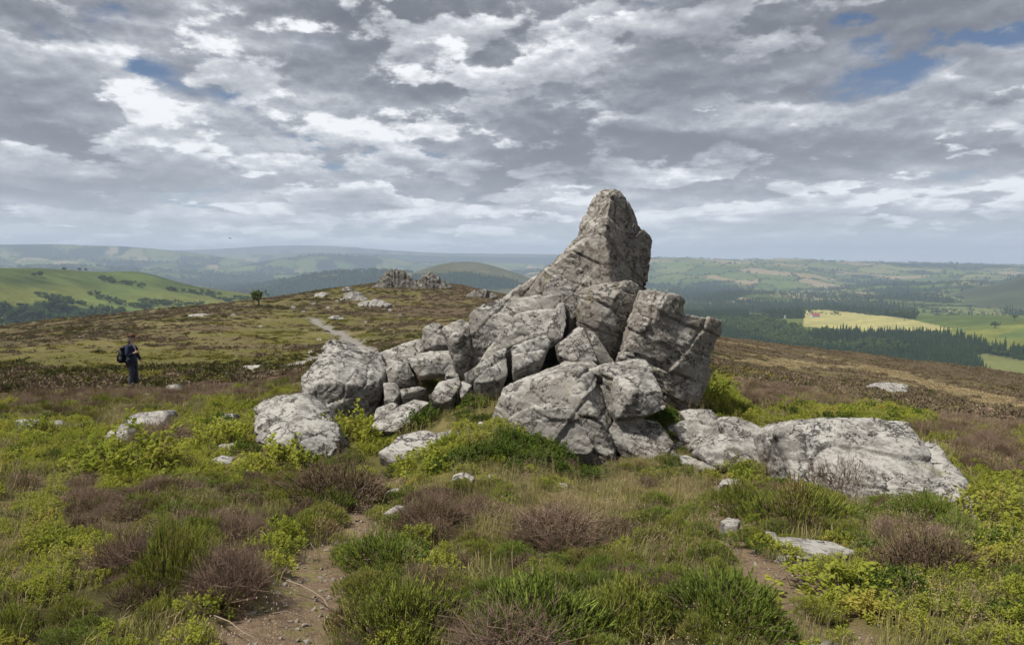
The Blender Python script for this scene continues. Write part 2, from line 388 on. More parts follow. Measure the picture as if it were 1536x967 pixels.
# where each plant dominates in the foreground: (px, py, rx, ry, strength)
Z_BILB = [(190, 698, 125, 34, 3), (50, 670, 90, 28, 2), (330, 648, 60, 28, 3), (412, 690, 62, 24, 3), (545, 655, 60, 35, 3), (640, 700, 70, 30, 3), (585, 720, 50, 20, 2), (1290, 890, 95, 28, 3), (1490, 765, 60, 40, 3), (1500, 860, 70, 60, 2), (1125, 712, 50, 16, 3), (1240, 632, 160, 12, 3), (90, 840, 80, 60, 1.4), (60, 760, 60, 30, 1.5), (420, 830, 40, 50, 1.6), (1380, 940, 120, 40, 1.5), (760, 740, 60, 30, 1.0), (350, 930, 60, 50, 1.2), (1060, 590, 30, 40, 3), (640, 850, 30, 30, 1), (1140, 900, 25, 50, 1.5), (1330, 730, 40, 40, .9)]
Z_HEAT = [(560, 810, 40, 50, 3), (600, 905, 100, 50, 3.4), (790, 895, 130, 60, 3.2), (1010, 910, 130, 70, 3.4), (470, 740, 90, 45, 3), (460, 780, 40, 30, 3), (270, 820, 55, 60, 3), (1170, 755, 100, 40, 2.6), (1210, 790, 50, 25, 2), (1380, 760, 70, 45, 2.2), (1430, 800, 40, 60, 2.0), (330, 745, 60, 22, 2), (230, 910, 110, 40, 1.6), (980, 790, 60, 40, 1.6), (1090, 830, 60, 50, 1.5), (880, 700, 30, 15, 1.5), (60, 940, 70, 30, 1)]
Z_DEAD = [(345, 850, 55, 70, 3), (190, 820, 40, 50, 2.5), (120, 780, 60, 45, 2.0), (840, 790, 90, 40, 2.2), (655, 770, 60, 35, 2.4), (1400, 820, 50, 40, 2.6), (770, 948, 80, 30, 2.6), (90, 600, 130, 26, 1.5), (290, 595, 150, 24, 1.6), (400, 565, 60, 14, 2), (1180, 590, 130, 22, 1.4), (1400, 640, 150, 22, 1.4), (1480, 700, 70, 24, 1.5), (1200, 705, 60, 20, 1.6), (1340, 700, 80, 30, 1.5), (1490, 690, 60, 40, 1.8), (40, 740, 40, 30, 1.5), (890, 950, 50, 30, 1.5), (250, 735, 60, 16, 1.4)]
Z_GRAS = [(870, 770, 120, 40, 2.0), (760, 800, 60, 40, 1.5), (500, 830, 60, 80, 1.2), (1480, 900, 60, 60, 1.0), (900, 730, 120, 20, 1.6), (1050, 740, 60, 40, 1.6), (300, 940, 90, 40, 1.5), (30, 850, 40, 80, 1.5), (690, 650, 40, 40, 1.2), (1010, 690, 50, 20, 1.2), (200, 600, 160, 30, 1.0), (1200, 940, 60, 40, 1.2)]
def veg(x, y):
    """weights of bilberry, heather, dead heather, grass at a place"""
    r = np.hypot(x, y)
    X, Y = proj(x, y, ground_z(x, y, False))
    near = 1-sstep(r, 24, 34)
    out = []
    for k, (z, off) in enumerate(((Z_BILB, .12), (Z_HEAT, .0), (Z_DEAD, .04), (Z_GRAS, .05))):
        g = np.zeros(len(x))
        for px, py, rx, ry, s in z:
            g = np.maximum(g, s*np.exp(-((X-px)/rx)**2-((Y-py)/ry)**2))
        sc_ = 1.0
        n = .55*fbm(p3(x, y, .42, k*7.7), 3, 40+k) + .95*fbm(p3(x, y, .11, k*5.1), 3, 50+k) + .70*fbm(p3(x, y*.4, .035, k*3.1), 2, 60+k)*sstep(r, 15, 40)
        out.append(g*near + n*(1-.45*near) + off + near*(.30, .12, -.18, -.08)[k])
    b, h, d, g = out
    # the far heath: green on the left flank and the crest, brown on the plateau and the right-hand slope
    a = np.degrees(np.arctan2(x, y))
    far = sstep(r, 13, 26)
    brown = far*(1.0*sstep(a, -14, -4)*sstep(r, 60, 150) + .25*sstep(a, 8, 14) + .58)
    green = far*(.26*(1-sstep(a, -22, -9)) + .05*sstep(a, 8, 14))
    return np.stack([b + green, h + .3*far, d + brown, g - .1*far], -1)

# ------------------------------------------------------------------ the moor sheet
def ground_material():
    m, t, out = mat('moor_soil_and_turf')
    pos = t.node('ShaderNodeNewGeometry').outputs['Position']
    vc = t.node('ShaderNodeAttribute', attribute_name='Col').outputs['Color']
    pth = t.node('ShaderNodeAttribute', attribute_name='path').outputs['Fac']
    n1 = t.noise(pos, 2.2, 8, .65); n2 = t.noise(pos, 14, 8, .7); n3 = t.noise(pos, 60, 4, .7)
    c = t.mix(1.0, vc, t.ramp(n1, [(.3, (.65, .65, .65)), (.7, (1.3, 1.25, 1.15))]), 'MULTIPLY')
    soil = t.mix(t.ss(n2, .35, .7), (.12, .082, .054), (.25, .18, .115))
    soil = t.mix(t.ss(n3, .54, .72), soil, (.33, .27, .19))
    soil = t.mix(t.ss(t.noise(pos, 6, 5), .52, .66), soil, (.17, .15, .06))
    grv = t.mix(n3, (.12, .11, .095), (.25, .235, .21))
    soil = t.mix(t.ss(t.node('ShaderNodeSeparateXYZ', {0: pos}).outputs[1], 20, 30), soil, grv)
    c = t.mix(pth, c, soil)
    c = t.mix(t.m('MULTIPLY', t.ss(n2, .5, .68), .5), c, (.05, .04, .025))
    h = t.m('ADD', t.m('MULTIPLY', n2, .6), t.m('MULTIPLY', n3, .3))
    bmp = t.node('ShaderNodeBump', {'Strength': 1.0, 'Distance': .05, 'Height': h})
    b = t.node('ShaderNodeBsdfPrincipled', {'Base Color': c, 'Roughness': .95, 'Specular IOR Level': .1, 'Normal': bmp.outputs[0]})
    t.l.new(b.outputs[0], out.inputs[0]); return m
def build_moor():
    az = np.concatenate([np.linspace(-180, -58, 40)[:-1], np.linspace(-58, 58, 420), np.linspace(58, 180, 40)[1:]])
    rr = np.concatenate([[.02], np.geomspace(.3, 620, 500)])
    A, R = np.meshgrid(np.radians(az), rr)
    x, y = (R*np.sin(A)).ravel(), (R*np.cos(A)).ravel(); r = R.ravel()
    z = ground_z(x, y)
    w = veg(x, y); k = np.exp(w*3.0); k /= k.sum(1, keepdims=True)
    cols = np.array([(.105, .098, .03), (.065, .06, .026), (.085, .064, .04), (.15, .13, .055)])
    c = k@cols
    st = straw_mask(x, y)[:, None]
    c = c*(1-st) + np.array([.22, .195, .112])*st
    pm = path_mask(x, y)
    far = sstep(r, 20, 60)
    # hummocks of heather as relief, growing out of the noise where single plants are too small to see
    z = z + far*(1-pm)*(1-st[:, 0])*(.22*np.abs(fbm(p3(x, y, .55), 4, 71)) + .25*np.abs(fbm(p3(x, y, .16), 3, 72)))*(1-sstep(r, 250, 330)) - .05*pm
    me = mesh_np('moor', np.stack([x, y, z], -1), grid_faces(len(rr), len(az)), attrs={'Col': np.concatenate([c, np.ones((len(c), 1))], 1), 'path': np.maximum(pm, .0)}, mats=[ground_material()])
    o = link('moor', me); tag(o, kind='structure')
build_moor()

# ------------------------------------------------------------------ rocks
_pending = []
def hull_bm(parts):
    bm = bmesh.new()
    for pts in parts:
        vs_ = [bm.verts.new(p) for p in pts]
        res = bmesh.ops.convex_hull(bm, input=vs_)
        junk = list({g for g in res['geom_interior']+res['geom_unused'] if isinstance(g, bmesh.types.BMVert)})
        if junk: bmesh.ops.delete(bm, geom=junk, context='VERTS')
    bmesh.ops.recalc_face_normals(bm, faces=bm.faces)
    return bm
def front(d0, pts, back=1.0, shrink=.78, drop=0.0):
    """one block of a rock: corners seen from the front, then the same outline set back and drawn in"""
    F_ = np.array([P(px, py, d0+dd) for px, py, dd in pts])
    c = F_.mean(0); B = c + (F_-c)*np.array([shrink, shrink, shrink]); B[:, 1] += back
    sight = EYE + (F_[:, 2]-EYE)*B[:, 1]/F_[:, 1]            # nothing behind rises over the outline seen from the path
    B[:, 2] = np.minimum(B[:, 2], sight-.01)
    out = [tuple(p) for p in F_]+[tuple(p) for p in B]
    if drop:
        lo = F_[np.argsort(F_[:, 2])[:max(3, len(F_)//3)]]
        out += [(p[0], p[1]+.15, p[2]-drop) for p in lo] + [(p[0], p[1]+back*.8, p[2]-drop) for p in lo]
    return out
def rock(name, label, base, blocks, material, vox=.03, amp=1.0, group=None, cat='rock', strata=(0.35, .1, .93), sink=.25, d=None, fs=1.0):
    h = hit(*base, False); d0 = h[1] if d is None else d
    parts = [front(d0, b[0], b[1], b[2] if len(b) > 2 else .78, sink) for b in blocks]
    bm = hull_bm(parts); me = bpy.data.meshes.new('raw'); bm.to_mesh(me); bm.free()
    o = link(name, me); md = o.modifiers.new('r', 'REMESH'); md.mode = 'VOXEL'; md.voxel_size = vox
    tag(o, label, cat, group)
    _pending.append((o, material, vox, amp, strata, fs))
    return o
def finish_rocks():
    dg = bpy.context.evaluated_depsgraph_get(); dg.update()
    for k, (o, material, vox, amp, strata, fs) in enumerate(_pending):
        me = bpy.data.meshes.new_from_object(o.evaluated_get(dg))
        o.modifiers.clear()
        n = len(me.vertices); V = np.empty(n*3, np.float32); me.vertices.foreach_get('co', V); V = V.reshape(-1, 3).astype(float)
        E = np.empty(len(me.edges)*2, np.int32); me.edges.foreach_get('vertices', E); E = E.reshape(-1, 2)
        deg = np.bincount(E.ravel(), minlength=n)[:, None]
        def smooth(V, it):
            for _ in range(it):
                S = np.stack([np.bincount(E[:, 0], V[E[:, 1], a], n) + np.bincount(E[:, 1], V[E[:, 0], a], n) for a in range(3)], -1)
                V = V*.5 + .5*S/np.maximum(deg, 1)
            return V
        V = smooth(V, 1 if vox < .022 else 0)
        me.vertices.foreach_set('co', V.astype(np.float32).ravel()); me.update()
        N = np.empty(n*3, np.float32); me.vertex_normals.foreach_get('vector', N); N = N.reshape(-1, 3)
        sv = np.array(strata)/np.linalg.norm(strata)
        p = V*fs + k*3.17
        size = np.ptp(V, axis=0).max(); a = amp*min(1.0, .25+size*.35)/fs
        # broad chipped facets: every fracture cell is a plane of its own tilt
        wp = p + .10*np.stack([fbm(p*1.7, 3, 20+i) for i in range(3)], -1)
        def facets(q, seed):
            i = np.floor(q).astype(np.int64); f1 = np.full(n, 9.); f2 = f1.copy(); til = np.zeros(n); hid = np.zeros(n)
            for dx in (-1, 0, 1):
                for dy in (-1, 0, 1):
                    for dz in (-1, 0, 1):
                        c = i + np.array([dx, dy, dz]); H = [_h(c[:, 0], c[:, 1], c[:, 2], seed+m_) for m_ in range(7)]
                        df = q - c - np.stack(H[:3], -1); dd = np.sqrt((df**2).sum(1)); new = dd < f1
                        f2 = np.where(new, f1, np.minimum(f2, dd)); f1 = np.minimum(f1, dd)
                        til = np.where(new, df[:, 0]*(H[3]-.5) + df[:, 1]*(H[4]-.5) + df[:, 2]*(H[5]-.5), til); hid = np.where(new, H[6], hid)
            return f2-f1, til, hid
        up = sv; t1 = np.cross(up, [.31, .9, .2]); t1 /= np.linalg.norm(t1); t2 = np.cross(up, t1)
        # straight joints: three sets of planes part the rock into blocks standing proud or set back
        def joints(sp, seed, wob):
            U = [(p@v_ + wob*fbm(p*1.3, 2, seed+j))/sp_ for j, (v_, sp_) in enumerate(zip((up, t1+.25*up, t2-.2*t1), sp))]
            C_ = [np.floor(u).astype(np.int64) for u in U]
            off = _h(C_[0], C_[1], C_[2], seed+5)-.5
            g = np.zeros(n)
            for j, (u, sp_) in enumerate(zip(U, sp)):
                fr = u-np.floor(u); ed = np.minimum(fr, 1-fr)*sp_
                g = np.maximum(g, np.exp(-(ed/.013)**2)*sstep(fbm(p*1.1+9*j, 2, seed+20+j), -.05, .35))
            tilt = sum((u-np.floor(u)-.5)*(_h(C_[0], C_[1], C_[2], seed+30+j)-.5) for j, u in enumerate(U))
            return off, g, tilt
        off, g, tl = joints((.42, .75, .62), 4, .07)
        dsp = .012*fbm(p*1.0, 2, 5) + .055*off - .034*g + .06*tl
        off, g, tl = joints((.15, .31, .27), 54, .035)
        dsp = dsp + (.022*off - .014*g + .028*tl)*sstep(fbm(p*1.2, 2, 34), -.35, .2)
        q = wp*4.2 + np.outer(wp@up, up)*4.5
        e, til, hid = facets(q, 14)
        dsp = dsp + .024*til - .010*np.exp(-(e/.06)**2)*sstep(fbm(p*1.6, 2, 34), -.1, .4)
        q = wp*10.5 + np.outer(wp@up, up)*9
        e, til, hid = facets(q, 24)
        dsp = dsp + .016*til*sstep(fbm(p*1.9, 2, 37), -.3, .3)
        # sharp little steps along the bedding
        s = p@sv + .05*fbm(p*1.1, 2, 9)
        ph = s/.27; fr = ph-np.floor(ph); jit = _h(np.floor(ph).astype(np.int64), np.zeros(n, np.int64), np.zeros(n, np.int64), 3)
        dsp = dsp + (.012*(jit-.5) - .014*np.exp(-(np.minimum(fr, 1-fr)/.05)**2))*sstep(fbm(p*.9, 2, 12), -.2, .3)
        dsp = dsp + .005*fbm(p*6, 3, 6) + .005*fbm(p*17, 3, 15)
        V = V + N*(a*dsp)[:, None]
        V = smooth(V, 0)
        c = V.mean(0); lo = V[:, 2].min()
        org = np.array([c[0], c[1], lo])
        me.vertices.foreach_set('co', (V-org).astype(np.float32).ravel())
        me.polygons.foreach_set('use_smooth', np.ones(len(me.polygons), bool))
        me.materials.clear(); me.materials.append(material); me.update()
        me.name = o.name
        old = o.data; o.data = me; bpy.data.meshes.remove(old)
        o.location = org
        ROCKV.append(V)
ROCKV = []
OUT = 'boulders of the main outcrop'
G_, L_, B_ = ROCK_GREY, ROCK_PALE, ROCK_BROWN
# the spire and the masses that carry it
rock('rock_spire', 'tall pointed rock spire with a long sloping left shoulder, highest rock of the outcrop', (900, 600), [
    ([(905, 283, .55), (925, 284, .55), (936, 296, .55), (897, 288, .5), (888, 311, .45), (872, 336, .5), (868, 352, .5), (872, 362, .5), (917, 292, .15), (908, 343, -.30), (914, 385, -.38), (920, 445, -.42), (946, 445, .45), (940, 330, .42), (951, 319, .75), (957, 338, .85), (941, 420, .5), (900, 440, .1)], 1.1, .62),
    ([(951, 330, .5), (963, 345, .6), (975, 353, .85), (979, 362, .95), (971, 385, .85), (962, 412, .7), (956, 436, .6), (943, 450, .4), (938, 420, .35), (945, 350, .4)], .9, .8),
    ([(905, 344, -.30), (914, 385, -.42), (919, 450, -.5), (890, 480, -.4), (800, 480, .15), (752, 452, .45), (762, 441, .5), (790, 421, .45), (830, 395, .4), (868, 364, .3), (884, 352, .2)], 1.0, .82),
    ([(872, 350, .4), (868, 362, .45), (850, 374, .5), (848, 380, .5), (862, 385, .4), (885, 365, .3)], .5, .8)],
    B_, .022, 1.0, OUT, 'rock spire', (.5, .2, .84), 1.5, 12.6)
rock('boulder', 'small pale knob of rock at the foot of the spire\'s sloping shoulder', (900, 600), [
    ([(812, 446, 0), (822, 420, .05), (836, 411, .1), (846, 414, .1), (858, 432, .0), (862, 446, -.05), (838, 455, -.1)], .5)], G_, .025, .7, OUT, sink=.6, d=12.2)
rock('rock_mass', 'bulging cracked rock block directly below the spire', (900, 600), [
    ([(864, 447, .1), (877, 434, .1), (900, 437, .05), (918, 422, .15), (943, 420, .2), (957, 427, .3), (961, 436, .35), (955, 458, .15), (946, 482, .05), (930, 488, -.1), (900, 482, -.2), (874, 478, -.05), (885, 455, -.15), (925, 445, -.1)], 1.2),
    ([(874, 480, .0), (900, 484, -.05), (944, 487, .1), (937, 516, .05), (932, 530, .1), (908, 526, -.05), (893, 505, -.1)], 1.2)],
    B_, .022, 1.0, OUT, sink=.5, d=11.7)
rock('rock_slab', 'broad upright weathered slab on the right side of the spire, leaning over the heath', (1040, 605), [
    ([(964, 433, .25), (982, 434, .25), (999, 440, .1), (1021, 442, .25), (1028, 449, .4), (1025, 472, .3), (1012, 520, .05), (1000, 590, .05), (990, 560, .0), (958, 545, .0), (932, 534, .05), (947, 492, .15), (985, 470, -.05)], 1.3),
    ([(1018, 472, .25), (1034, 472, .4), (1055, 475, .55), (1069, 480, .75), (1082, 481, .95), (1083, 493, .95), (1076, 508, .8), (1066, 520, .65), (1055, 546, .5), (1045, 575, .4), (1035, 592, .3), (1021, 598, .15), (1001, 588, .0), (985, 558, .0), (1000, 505, .05), (1040, 510, .2)], 1.2),
    ([(1040, 552, .4), (1056, 548, .45), (1069, 555, .6), (1064, 564, .55), (1046, 593, .35), (1021, 604, .1), (1000, 590, .05), (1020, 575, .1)], .9)],
    B_, .022, 1.0, OUT, sink=.35, d=11.1)
rock('boulder', 'small dark chunk wedged in the gap left of the block below the spire', (900, 600), [([(845, 446, 0), (857, 443, 0), (868, 448, .0), (871, 472, -.1), (854, 478, -.1), (848, 465, -.05)], .6)], B_, .025, .6, OUT, sink=.4, d=12.1)
# left shoulder blocks
rock('boulder', 'large angular block with dark cracks on the left shoulder of the outcrop', (760, 590), [
    ([(706, 470, .1), (722, 459, .2), (745, 450, .3), (779, 447, .4), (812, 451, .4), (835, 442, .45), (847, 455, .4), (850, 480, .2), (800, 500, -.1), (770, 506, -.15), (745, 511, -.15), (725, 521, -.1), (711, 521, -.05), (703, 513, .0), (737, 480, -.05)], 1.1)],
    G_, .022, .9, OUT, sink=.5, d=11.6)
rock('rock_slab', 'upper tilted slab with a flat face, lying against the left shoulder block', (760, 590), [
    ([(777, 471, .15), (792, 467, .15), (844, 463, .1), (850, 486, .0), (844, 506, -.1), (815, 508, -.12), (765, 524, -.1), (716, 548, -.05), (731, 523, .1), (757, 496, .12)], 1.0)],
    G_, .022, .85, OUT, strata=(-.5, -.5, .7), sink=.5, d=11.1)
rock('rock_slab', 'long pale slab split by a dark crack, below the flat-faced tilted slab', (760, 590), [
    ([(766, 520, -.42), (769, 558, -.6), (780, 551, -.62), (809, 540, -.52), (826, 512, -.38), (819, 504, -.3), (795, 509, -.4)], .9),
    ([(760, 522, -.42), (750, 525, -.42), (717, 547, -.35), (695, 561, -.2), (699, 569, -.25), (722, 573, -.42), (749, 569, -.55), (762, 561, -.6)], .9)],
    L_, .022, .7, OUT, strata=(-.5, -.5, .7), sink=.3, d=11.0)
rock('boulder', 'upright block with a pointed foot beside the left shoulder block', (690, 585), [
    ([(664, 493, .1), (678, 485, .2), (692, 480, .25), (706, 487, .2), (703, 513, .0), (707, 533, .1), (694, 558, -.05), (683, 542, -.1), (674, 517, -.1), (690, 505, -.1)], .8)], G_, .022, .8, OUT, sink=.25, d=11.5)
rock('boulder', 'narrow triangular block under the upright block with pointed foot', (670, 585), [([(656, 531, .1), (673, 524, .1), (688, 556, -.1), (690, 568, -.15), (668, 564, -.1)], .7)], G_, .025, .7, OUT, sink=.2, d=11.6)
rock('boulder', 'rounded block with a dark hollow side at the top of the left ridge', (640, 585), [([(634, 492, .1), (648, 484, .2), (661, 487, .2), (672, 518, .0), (653, 517, -.1), (630, 528, .0), (637, 512, .05)], .7)], G_, .022, .8, OUT, sink=.3, d=12.2)
rock('rock_slab', 'long ridge slab sloping left from the rounded hollow block', (600, 585), [([(566, 530, .2), (599, 516, .2), (629, 508, .15), (638, 516, .1), (632, 528, -.1), (609, 538, -.15), (579, 550, -.1)], .9)], G_, .022, .9, OUT, sink=.6, d=12.7)
rock('boulder', 'wedge-shaped block with a black shadow gap under it, left part of the outcrop', (640, 590), [([(609, 537, .05), (630, 529, .15), (671, 526, .2), (659, 541, .0), (667, 562, -.05), (643, 561, -.15), (629, 566, -.15), (616, 551, -.1), (645, 540, -.1)], .7)], G_, .022, .8, OUT, sink=.05, d=11.6)
rock('boulder', 'grey block between the big left boulder and the wedge-shaped block', (600, 590), [([(576, 553, .1), (601, 534, .15), (614, 545, .05), (622, 564, .0), (604, 578, -.1), (584, 578, -.05), (596, 556, -.1)], .7)], G_, .022, .8, OUT, sink=.2, d=11.7)
rock('boulder', 'large pale boulder with a rough lit top, left end of the outcrop', (500, 628), [
    ([(450, 569, .25), (470, 541, .6), (493, 511, 1.1), (512, 518, 1.2), (569, 532, 1.3), (577, 554, .9), (569, 570, .5), (547, 581, .15), (563, 590, .35), (553, 610, .2), (539, 629, .1), (500, 627, -.05), (457, 607, .05), (500, 560, .15), (520, 575, .0), (470, 575, .0)], 1.2, .75)],
    L_, .022, 1.05, OUT, strata=(-.3, -.3, .9), sink=.25, d=10.9)
rock('boulder', 'low lichen-white boulder with striped bedding, nearest on the left of the outcrop', (450, 692), [
    ([(382, 660, .15), (392, 630, .6), (385, 608, 1.2), (410, 596, 1.4), (448, 589, 1.5), (458, 603, 1.3), (490, 625, .9), (509, 641, .55), (511, 660, .3), (496, 683, .05), (470, 688, -.05), (440, 676, -.1), (400, 668, -.05), (440, 650, .0)], .8, .8)],
    L_, .019, .9, OUT, strata=(.35, .5, .6), sink=.2, d=8.9)
rock('rock_slab', 'low slab just behind the lichen-white boulder, mostly hidden', (440, 640), [([(380, 612, .3), (395, 600, .4), (445, 588, .5), (462, 606, .3), (450, 625, .0), (400, 622, .0)], .7)], L_, .03, .7, OUT, d=10.3)
for lab, d, pts, back, m_ in [
    ('small upright stone at the right foot of the large left boulder', 11.1, [(573, 573, .1), (589, 573, .1), (601, 589, 0), (591, 602, -.1), (576, 599, -.05)], .5, G_),
    ('thin flat slab roofing a gap beside the small upright stone', 11.1, [(599, 584, 0), (624, 579, .1), (637, 583, .1), (604, 593, -.1)], .6, G_),
    ('angular stone with a dark hollow below the large left boulder', 10.6, [(564, 613, .1), (589, 602, .1), (597, 609, 0), (572, 624, -.1), (559, 630, -.05)], .5, G_),
    ('broad sloping slab in front of the thin flat slab, with fine cracks', 10.0, [(554, 642, .0), (569, 624, .25), (619, 598, .8), (646, 602, .8), (626, 617, .35), (614, 634, .1), (591, 647, -.1)], .5, G_),
    ('leaning grey stone right of the broad sloping slab', 10.4, [(643, 595, .0), (658, 573, .3), (688, 566, .4), (692, 574, .3), (677, 599, -.05), (661, 605, -.1)], .5, G_),
    ('small pale stone under the foot of the long split slab', 10.6, [(683, 578, .1), (693, 570, .15), (709, 577, .1), (692, 598, -.1)], .4, L_),
    ('low pale slab among bilberry left of the front boulders', 8.85, [(569, 680, -.05), (599, 655, .4), (636, 647, .55), (651, 650, .5), (667, 676, .0), (641, 678, -.05), (614, 690, -.1), (584, 693, -.1)], .5, L_),
    ('grey slab touching the right side of the low pale slab', 9.0, [(651, 651, .3), (681, 645, .4), (699, 651, .35), (693, 669, 0), (668, 677, -.05)], .5, G_),
    ('pale leaning stone close to the left corner of the front boulder', 8.95, [(691, 668, .0), (703, 651, .2), (722, 630, .4), (727, 640, .3), (709, 675, -.05)], .4, L_),
    ('rounded stone below the pale leaning stone', 8.65, [(685, 684, .0), (696, 674, .15), (717, 675, .15), (711, 689, 0), (698, 699, -.05)], .4, G_),
    ('triangular boulder with a cracked face in the middle of the outcrop', 10.9, [(833, 518, .1), (855, 503, .15), (875, 490, .2), (881, 508, .1), (897, 541, -.05), (857, 540, -.1), (840, 532, 0)], .7, G_),
    ('narrow sliver of rock leaning on the triangular boulder', 11.15, [(877, 491, .1), (893, 500, .1), (923, 546, .0), (899, 552, -.1), (893, 524, -.05)], .6, B_),
    ('small stone on the soil between the split slab and the front boulder', 10.3, [(840, 545, .1), (850, 541, .15), (872, 543, .15), (870, 552, 0), (845, 553, 0)], .4, G_)]:
    rock('boulder', lab, (700, 640), [(pts, back)], m_, .024, .75, OUT, sink=.25, d=d)
# front pair
rock('boulder', 'big front boulder with a sharp prow edge, left of the two front boulders', (850, 700), [
    ([(755, 582, .75), (782, 569, .9), (832, 554, 1.1), (845, 545, 1.3), (891, 539, 1.4), (899, 547, 1.2), (862, 557, .25), (876, 582, .08), (893, 620, -.08), (907, 648, -.12), (928, 695, -.2), (930, 704, -.2), (907, 700, -.1), (880, 690, .1), (845, 688, .1), (782, 682, .15), (770, 668, .2), (750, 652, .3), (739, 630, .45), (743, 612, .5), (756, 599, .45), (832, 584, .25)], 1.0, .85),
    ([(762, 628, .0), (790, 613, -.03), (826, 608, -.08), (866, 620, -.18), (878, 634, -.24), (893, 670, -.32), (882, 683, -.32), (862, 676, -.28), (837, 680, -.18), (790, 682, -.1), (772, 674, -.05), (762, 648, .0)], .6, .9)],
    G_, .019, .9, OUT, strata=(.25, -.2, .93), sink=.2, d=9.0)
rock('boulder', 'right front boulder with a bulging top half overhanging a lower slab', (970, 700), [
    ([(924, 566, .35), (957, 557, .55), (978, 556, .7), (997, 584, .35), (1001, 614, .25), (970, 624, .0), (924, 630, .05), (916, 617, .15), (950, 590, -.05)], .9),
    ([(907, 648, .15), (924, 628, .2), (989, 630, .3), (996, 651, .2), (1019, 688, .0), (1019, 697, -.05), (999, 702, -.1), (970, 690, -.05), (935, 684, .1), (914, 660, .15)], .8),
    ([(899, 551, .75), (918, 546, .85), (955, 544, .9), (968, 541, 1.0), (980, 557, .8), (957, 560, .6), (924, 568, .5), (905, 560, .55)], .8),
    ([(866, 559, .85), (905, 553, .75), (906, 580, .75), (902, 602, .7), (890, 612, .75), (878, 590, .85)], .6),
    ([(908, 556, .62), (922, 566, .55), (920, 600, .5), (914, 628, .5), (906, 620, .55), (905, 590, .55)], .6),
    ([(895, 612, .6), (903, 606, .6), (909, 622, .55), (905, 638, .5), (898, 628, .5)], .4),
    ([(985, 634, .25), (996, 640, .3), (1022, 688, .1), (1019, 697, .05), (1006, 680, .05)], .5)],
    G_, .019, .9, OUT, strata=(.2, -.25, .95), sink=.06, d=8.95)
# right-hand rubble and the long slab
RUB = 'loose stones at the right foot of the outcrop'
for lab, d, pts, back, m_ in [
    ('grey boulder in the rubble right of the front boulders', 9.75, [(1000, 642, .0), (1020, 632, .2), (1042, 629, .25), (1081, 645, .1), (1063, 668, -.1), (1023, 662, -.1)], .6, G_),
    ('flat-topped stone below the weathered upright slab, behind the rubble', 10.5, [(1020, 617, .1), (1040, 613, .15), (1067, 614, .15), (1079, 627, .1), (1074, 640, -.05), (1031, 631, -.05)], .5, G_),
    ('grey ridge of rock left of the long lichen slab', 9.2, [(1081, 632, .2), (1103, 623, .35), (1130, 633, .3), (1160, 650, .2), (1145, 668, -.05), (1090, 655, -.05)], .8, G_),
    ('pale rough boulder joining the left end of the long lichen slab', 8.45, [(1046, 680, .05), (1062, 664, .2), (1085, 647, .4), (1139, 657, .3), (1186, 676, .1), (1188, 706, -.15), (1132, 708, -.2), (1081, 702, -.1), (1060, 694, -.05), (1100, 672, .0)], .8, L_),
    ('small dark stone in front of the pale rough boulder', 8.4, [(1045, 697, 0), (1055, 688, .1), (1067, 685, .1), (1079, 704, -.05), (1052, 706, -.05)], .35, B_),
    ('small stone between two larger stones of the rubble', 9.2, [(1036, 668, 0), (1048, 655, .1), (1066, 652, .15), (1072, 668, 0), (1050, 678, -.05)], .35, G_),
    ('flat pale stone tilted under the right front boulder', 8.7, [(1016, 684, .2), (1030, 682, .25), (1052, 693, .1), (1040, 699, 0), (1022, 694, 0)], .35, L_),
    ('low flat rock on bare soil before the right front boulder', 8.15, [(958, 716, .0), (975, 708, .25), (1000, 706, .35), (1063, 714, .3), (1053, 724, 0), (975, 726, -.05)], .35, G_),
    ('small white rock edge in bright bilberry before the pale rough boulder', 7.5, [(1085, 726, 0), (1093, 717, .15), (1118, 719, .15), (1115, 730, 0)], .3, L_)]:
    rock('boulder', lab, (1050, 700), [(pts, back)], m_, .024, .75, RUB, sink=.2, d=d)
rock('rock_slab', 'long lichen-spotted whaleback slab lying in the heather on the right', (1300, 745), [
    ([(1168, 650, .5), (1200, 635, .65), (1235, 631, .6), (1270, 630, .6), (1327, 632, .5), (1360, 635, .4), (1375, 653, .3), (1395, 690, .0), (1418, 752, -.55), (1400, 772, -.75), (1306, 762, -.4), (1197, 738, .0), (1178, 705, .35), (1215, 662, .28), (1330, 660, .1), (1335, 700, -.2)], 1.3, .85),
    ([(1365, 660, .75), (1385, 658, .75), (1407, 661, .55), (1425, 681, .25), (1446, 717, -.3), (1474, 786, -1.25), (1455, 796, -1.35), (1425, 782, -1.1), (1400, 740, -.5), (1385, 700, .1)], .6, .8)],
    L_, .018, 1.0, None, strata=(.2, .3, .93), sink=.15, d=7.2)
rock('rock_slab', 'pale edge of bedrock showing in front of the long lichen slab', (1360, 765), [([(1306, 749, 0), (1330, 744, .1), (1414, 748, .05), (1425, 765, -.1), (1400, 768, -.12), (1320, 760, -.05)], .4)], L_, .024, .6, None, sink=.1, d=6.75)
def flat(name, label, outline, up, m_, cat='rock', vox=.016, amp=.4, group=None):
    """a slab lying flush in the ground: its top outline follows the lie of the land"""
    T = [hit(px, py, False) for px, py in outline]
    parts = [[tuple(t+np.array([0, 0, up])) for t in T] + [tuple(t-np.array([0, 0, .2])) for t in T]]
    bm = hull_bm(parts); me = bpy.data.meshes.new('raw'); bm.to_mesh(me); bm.free(); o = link(name, me); md = o.modifiers.new('r', 'REMESH'); md.mode = 'VOXEL'; md.voxel_size = vox
    tag(o, label, cat, group); _pending.append((o, m_, vox, amp, (.1, .1, .98), 1.0))
flat('flat_rock', 'flat pale stepping rock beside the right-hand path', [(1124, 812), (1150, 806), (1250, 818), (1284, 831), (1262, 840), (1218, 844), (1166, 838)], .028, L_)
